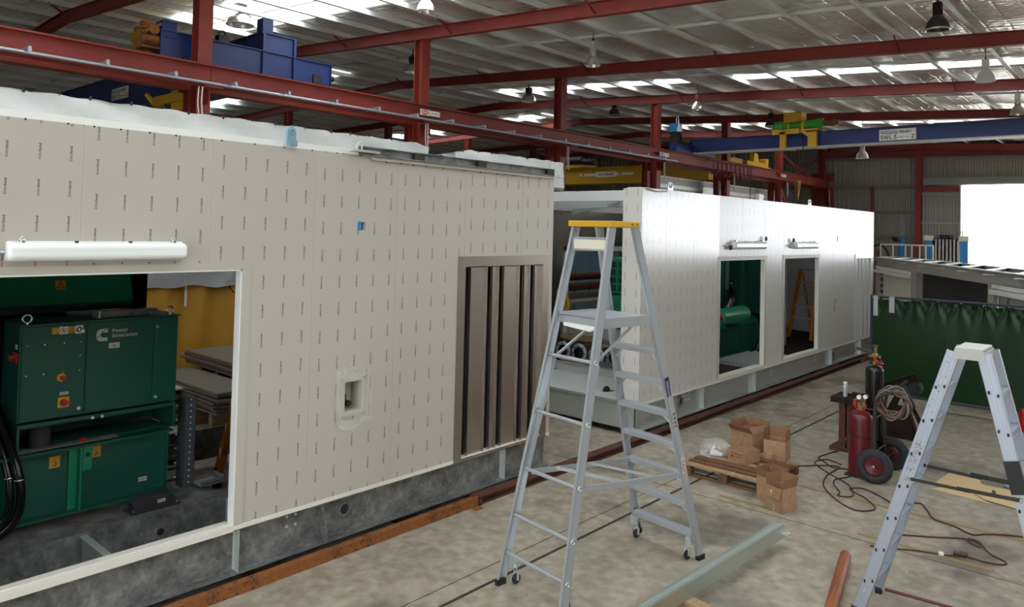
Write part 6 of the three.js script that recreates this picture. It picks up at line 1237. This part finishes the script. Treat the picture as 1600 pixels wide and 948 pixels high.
{
  const t = thing('vise_stand', 'rusty steel pedestal with a small vise and tray top behind the red cylinder', 'stand', [11.55, 0, -3.6]);
  obj('pedestal', [span(-0.1, 0.1, 0.05, 0.74, -0.01, 0.01), span(-0.1, -0.085, 0.05, 0.74, -0.1, 0.1), span(0.085, 0.1, 0.05, 0.74, -0.1, 0.1)], M.rust, t);
  obj('base', [rb(0.42, 0.05, 0.4, 0.01, 0, 0.025, 0), prism([[-0.2, 0.05], [0.2, 0.05], [0.1, 0.18], [-0.1, 0.18]], 0.02).translate(0, 0, -0.01)], M.rust, t);
  obj('table', [rb(0.3, 0.025, 0.36, 0.005, 0, 0.752, -0.02), span(-0.16, -0.14, 0.68, 0.75, -0.2, 0.16)], M.grime, t);
  obj('vise', [rb(0.08, 0.07, 0.1, 0.012, 0.02, 0.8, 0.1), rb(0.07, 0.06, 0.05, 0.01, 0.02, 0.81, 0.2), cyl(0.018, 0.018, 0.26, 0.02, 0.79, 0.02, 12, 'z'), rod(V(-0.06, 0.8, -0.12), V(0.08, 0.8, -0.12), 0.008)], M.grime, t);
  const c = thing('spray_can', 'silver spray can standing on the vise stand', 'can', [11.5, 0.765, -3.63]);
  obj('body', lathe([[0.001, 0], [0.033, 0], [0.034, 0.004], [0.034, 0.15], [0.028, 0.166], [0.02, 0.17], [0.001, 0.17]], 24), M.alu, c);
  obj('cap', lathe([[0.001, 0.215], [0.024, 0.213], [0.027, 0.2], [0.027, 0.17], [0.001, 0.17]], 24), M.white, c);
}
{
  const t = thing('work_trestle', 'dark steel trestle with an upturned beam behind the hose bundle', 'trestle', [13.0, 0, -3.25]);
  for (const s of [-1, 1]) obj('leg', [bar(V(s * 0.25, 0.02, -0.3), V(s * 0.06, 0.62, -0.05), 0.05, 0.05), bar(V(s * 0.25, 0.02, 0.3), V(s * 0.06, 0.62, 0.05), 0.05, 0.05), bar(V(s * 0.25, 0.02, -0.32), V(s * 0.25, 0.02, 0.32), 0.04, 0.04)], M.grime, t);
  obj('side_plate', prism([[-0.3, 0.03], [0.3, 0.03], [0.08, 0.5], [-0.08, 0.5]], 0.012).rotateY(-Math.PI / 2).translate(-0.2, 0, 0), M.grime, t);
  obj('beam', [...ibeam(V(0, 0.66, -0.34), V(0, 0.92, 0.22), 0.14, 0.16, 0.012, 0.01, V(0, 1, 0)), bar(V(0, 0.8, -0.25), V(0, 1.02, -0.42), 0.05, 0.12)], M.grime, t);
  obj('motor', [cyl(0.1, 0.1, 0.18, 0, 0.76, 0.2, 22, 'x'), cyl(0.05, 0.05, 0.24, 0, 0.76, 0.2, 14, 'x')], M.black, t);
}
// ------------------------------------------------------------------ green welding screen
{
  const t = thing('welding_screen', 'dark green glossy welding screen hung on a blue tube frame', 'screen', [15.3, 0, -3.1]);
  const z0 = -1.24, z1 = 1.32, n = 110, eye = 7;
  obj('curtain', cloth(n, 26, (u, v) => {
    const z = z0 + (z1 - z0) * u, y = 0.2 + 1.76 * v, k = u * eye, c = Math.round(k), d = k - c, drop = 1.76 * (1 - v);
    const fan = Math.exp(-drop * 5) * Math.sin(Math.atan2(d * (z1 - z0) / eye, drop + 0.05) * 9) * 0.02;
    const sag = (1 - Math.cos(d * Math.PI * 2)) * 0.5 * Math.exp(-drop * 7) * 0.028;
    return [z, y - sag, fan + 0.012 * Math.sin(u * 7) + 0.006 * fbm(u * 0.3, v * 0.2, 30, 2)];
  }, 0.003).rotateY(-Math.PI / 2), M.greenCurtain, t);
  obj('frame_tube', rod(V(0.03, 1.985, z0 - 0.03), V(0.03, 1.985, z1 + 0.05), 0.022), M.navy, t);
  obj('frame_tube', rod(V(0.03, 0.17, z0 - 0.03), V(0.03, 0.17, z1 + 0.05), 0.02), M.navy, t);
  for (const z of [z0 - 0.03, z1 + 0.05]) obj('post', [rod(V(0.03, 0.0, z), V(0.03, 2.0, z), 0.024), rod(V(-0.3, 0.025, z), V(0.35, 0.025, z), 0.022)], M.navy, t);
  const ey = []; for (let k = 0; k <= eye; k++) ey.push(torus(0.014, 0.005, 0.012, 1.955, z0 + (z1 - z0) * k / eye, 'x', 8, 14)); obj('eyelet', ey, M.chrome, t);
  obj('tape_strip', [span(-0.035, -0.022, 1.62, 2.0, z0 + 0.02, z0 + 0.1)], M.silver, t);
  obj('tape_strip', [span(-0.04, -0.027, 1.7, 2.0, z0 + 0.3, z0 + 0.39)], M.silver, t);
}
{
  const t = thing('red_fitting', 'small red upright fitting cut by the right edge in front of the green screen', 'fitting', [14.75, 0, -1.86]);
  obj('body', lathe([[0.001, 0], [0.07, 0], [0.07, 0.3], [0.05, 0.36], [0.02, 0.38], [0.001, 0.38]], 20), M.redBright, t);
  obj('valve', [cyl(0.02, 0.02, 0.08, 0, 0.41, 0, 12), rb(0.08, 0.03, 0.03, 0.006, 0, 0.45, 0)], M.steelDark, t);
}
// ------------------------------------------------------------------ low grey steel skid module behind the screen
{
  const t = thing('skid_module', 'low grey steel framed module with white roller panels behind the green screen', 'module', [25.9, 0, -7.2], Math.atan2(-0.48934, -0.87209));
  // local +x runs along the front; depth runs parallel to the hall
  const L = 11.6, e = V(2.3, 0, 0).applyAxisAngle(V(0, 1, 0), -t.rotation.y); // far side offset in local axes
  const sheet = (p, q, w, h, y) => bar(V(p.x, y, p.z), V(q.x, y, q.z), h, w, V(0, 1, 0));
  const A = V(0, 0, 0), B = V(L, 0, 0);
  obj('front_beam', [span(-0.08, L, 2.22, 2.46, -0.02, 0.02), span(-0.08, L, 2.46, 2.48, -0.1, 0.1), span(-0.08, L, 2.2, 2.22, -0.1, 0.1)], M.greyFrame, t);
  obj('back_beam', [sheet(A.clone().add(e), B.clone().add(e), 0.08, 0.24, 2.36)], M.greyFrame, t);
  const N = 8;
  for (let k = 0; k <= N; k++) { const p = V(L * k / N, 0, 0), q = p.clone().add(e); obj('cross_member', [sheet(p, q, 0.11, 0.02, 2.475), sheet(p, q, 0.012, 0.2, 2.38)], M.galvBright, t); }
  for (let k = 0; k < N; k++) { // pale deck trays between the members
    const p = V(L * (k + 0.5) / N, 0, 0), q = p.clone().add(e).sub(e.clone().multiplyScalar(0.12)); p.add(e.clone().multiplyScalar(0.12));
    obj('roof_tray', sheet(p, q, 0.8, 0.01, 2.4), M.galvBright, t);
    obj('tray_bracket', rb(0.12, 0.06, 0.12, 0.01, L * (k + 0.5) / N + e.x * 0.2, 2.44, e.z * 0.2), M.steelDark, t);
  }
  const postX = [[0.02, 0.18], [3.68, 4.15], [8.85, 9.14]];
  for (const [a, b] of postX) obj('post', [span(a, b, 0, 2.2, -0.08, 0.06)], M.greyFrame, t);
  obj('outer_post', span(-0.62, -0.2, 0, 2.16, 0.1, 0.3), M.greyFrame, t);
  obj('roller_panel', [span(0.55, 3.62, 0.1, 2.05, -0.06, -0.02)], M.cream, t); obj('roller_panel', [span(9.2, L, 0.1, 2.1, -0.06, -0.02)], M.claddingPale, t);
  obj('roller_rail', [span(0.22, 3.66, 2.12, 2.2, -0.1, 0.12), span(0.15, 3.64, 2.0, 2.09, -0.1, 0.16)], M.trimWhite, t);
  obj('roller_rail', [span(9.2, L, 2.14, 2.22, -0.1, 0.12), span(9.18, L, 2.02, 2.11, -0.1, 0.16)], M.trimWhite, t);
  obj('dark_panel', [span(4.15, 8.85, 0.1, 2.22, -0.14, -0.1)], M.darkVoid, t);
  obj('side_louvre', Array.from({ length: 9 }, (_, k) => span(0.22, 0.5, 0.4 + k * 0.19, 0.5 + k * 0.19, -0.1, -0.02)), M.steelDark, t);
  obj('hose_hook', [tube([[9.3, 1.95, 0.02], [9.4, 1.72, 0.06], [9.62, 1.72, 0.06], [9.75, 1.95, 0.02]], 0.022), tube([[9.75, 1.9, 0.03], [9.7, 1.65, 0.06], [9.6, 1.55, 0.06]], 0.022), tube([[9.6, 1.6, 0.06], [9.75, 1.62, 0.06], [9.85, 1.75, 0.05]], 0.018)], M.chrome, t);
  obj('bottom_beam', [span(-0.1, L, 0, 0.12, -0.08, 0.08)], M.greyFrame, t);
}
// ------------------------------------------------------------------ machines against the far wall
{
  const t = thing('guard_rail', 'cream tubular guard railing in front of the far corrugated wall', 'railing', [28.35, 0, -7.05]);
  obj('rail', [rod(V(0, 2.88, -0.75), V(0, 2.88, 0.9), 0.028), rod(V(0, 2.2, -0.75), V(0, 2.2, 0.9), 0.022)], M.cream, t);
  for (const z of [-0.75, -0.35, 0.05, 0.25, 0.5, 0.68, 0.9]) obj('baluster', rod(V(0, 1.9, z), V(0, 2.88, z), 0.026), M.cream, t);
  obj('deck', [span(-0.05, 0.7, 1.8, 1.9, -0.9, 2.2)], M.greyFrame, t);
  for (const [x, z] of [[0.0, -0.8], [0.62, -0.8], [0.0, 2.1], [0.62, 2.1]]) obj('leg', span(x - 0.04, x + 0.04, 0, 1.8, z - 0.04, z + 0.04), M.greyFrame, t);
}
{
  const t = thing('hydraulic_press', 'blue posted machine with cream ribbed cabinet on top platform beside the doorway', 'machine', [28.75, 1.9, -5.85]);
  for (const z of [-0.5, 0.55]) { obj('post', [span(-0.12, 0.12, 0, 1.15, z - 0.1, z + 0.12)], M.blueBright, t); obj('post_cap', rb(0.3, 0.18, 0.3, 0.02, 0, 1.24, z), M.cream, t); }
  obj('cabinet', [ribs(-0.35, 0.42, 0, 1.2, 0.11, 0.02, (a, y, d) => [-0.14 - d, y, a]), span(-0.14, 0.14, 0, 1.2, -0.35, 0.42)], M.claddingPale, t);
  obj('motor', [cyl(0.08, 0.08, 0.3, 0, 1.28, -0.05, 16, 'z'), cyl(0.09, 0.09, 0.06, 0, 1.28, 0.18, 16, 'z'), span(-0.1, 0.1, 1.2, 1.22, -0.4, 0.45)], M.steelDark, t);
  obj('fitting', [cyl(0.03, 0.03, 0.2, 0, 1.42, 0.5, 12), torus(0.05, 0.015, 0, 1.45, 0.45)], M.chrome, t);
}
{
  const t = thing('pump_column', 'single blue pump column with rusty top behind the cream railing', 'machine', [28.65, 1.9, -7.2]);
  obj('column', [cyl(0.1, 0.1, 1.1, 0, 0.55, 0, 18), cyl(0.05, 0.05, 0.2, 0.0, 1.2, 0.05, 14)], M.blueBright, t);
  obj('top', [cyl(0.12, 0.05, 0.14, 0, 1.16, -0.22, 14), rod(V(0, 1.1, 0), V(0, 1.1, -0.22), 0.03)], M.copper, t);
}
{
  const t = thing('black_hose', 'black hose arching above the left end of the grey module', 'hose', [28.5, 0, -7.95]);
  obj('arc', tube([[0, 0.02, -0.3], [0, 1.5, -0.32], [0, 2.5, -0.3], [0, 2.78, -0.15], [0, 2.86, 0.05], [0, 2.75, 0.25], [0, 2.5, 0.36], [0, 0.02, 0.4]], 0.03, 60, 8), M.rubber, t);
  obj('valve', [cyl(0.05, 0.05, 0.12, 0.02, 2.6, 0.02, 12)], M.redBright, t);
  obj('valve_post', rod(V(0.02, 0, 0.02), V(0.02, 2.6, 0.02), 0.02), M.steelDark, t);
}
renderer.render(scene, camera);
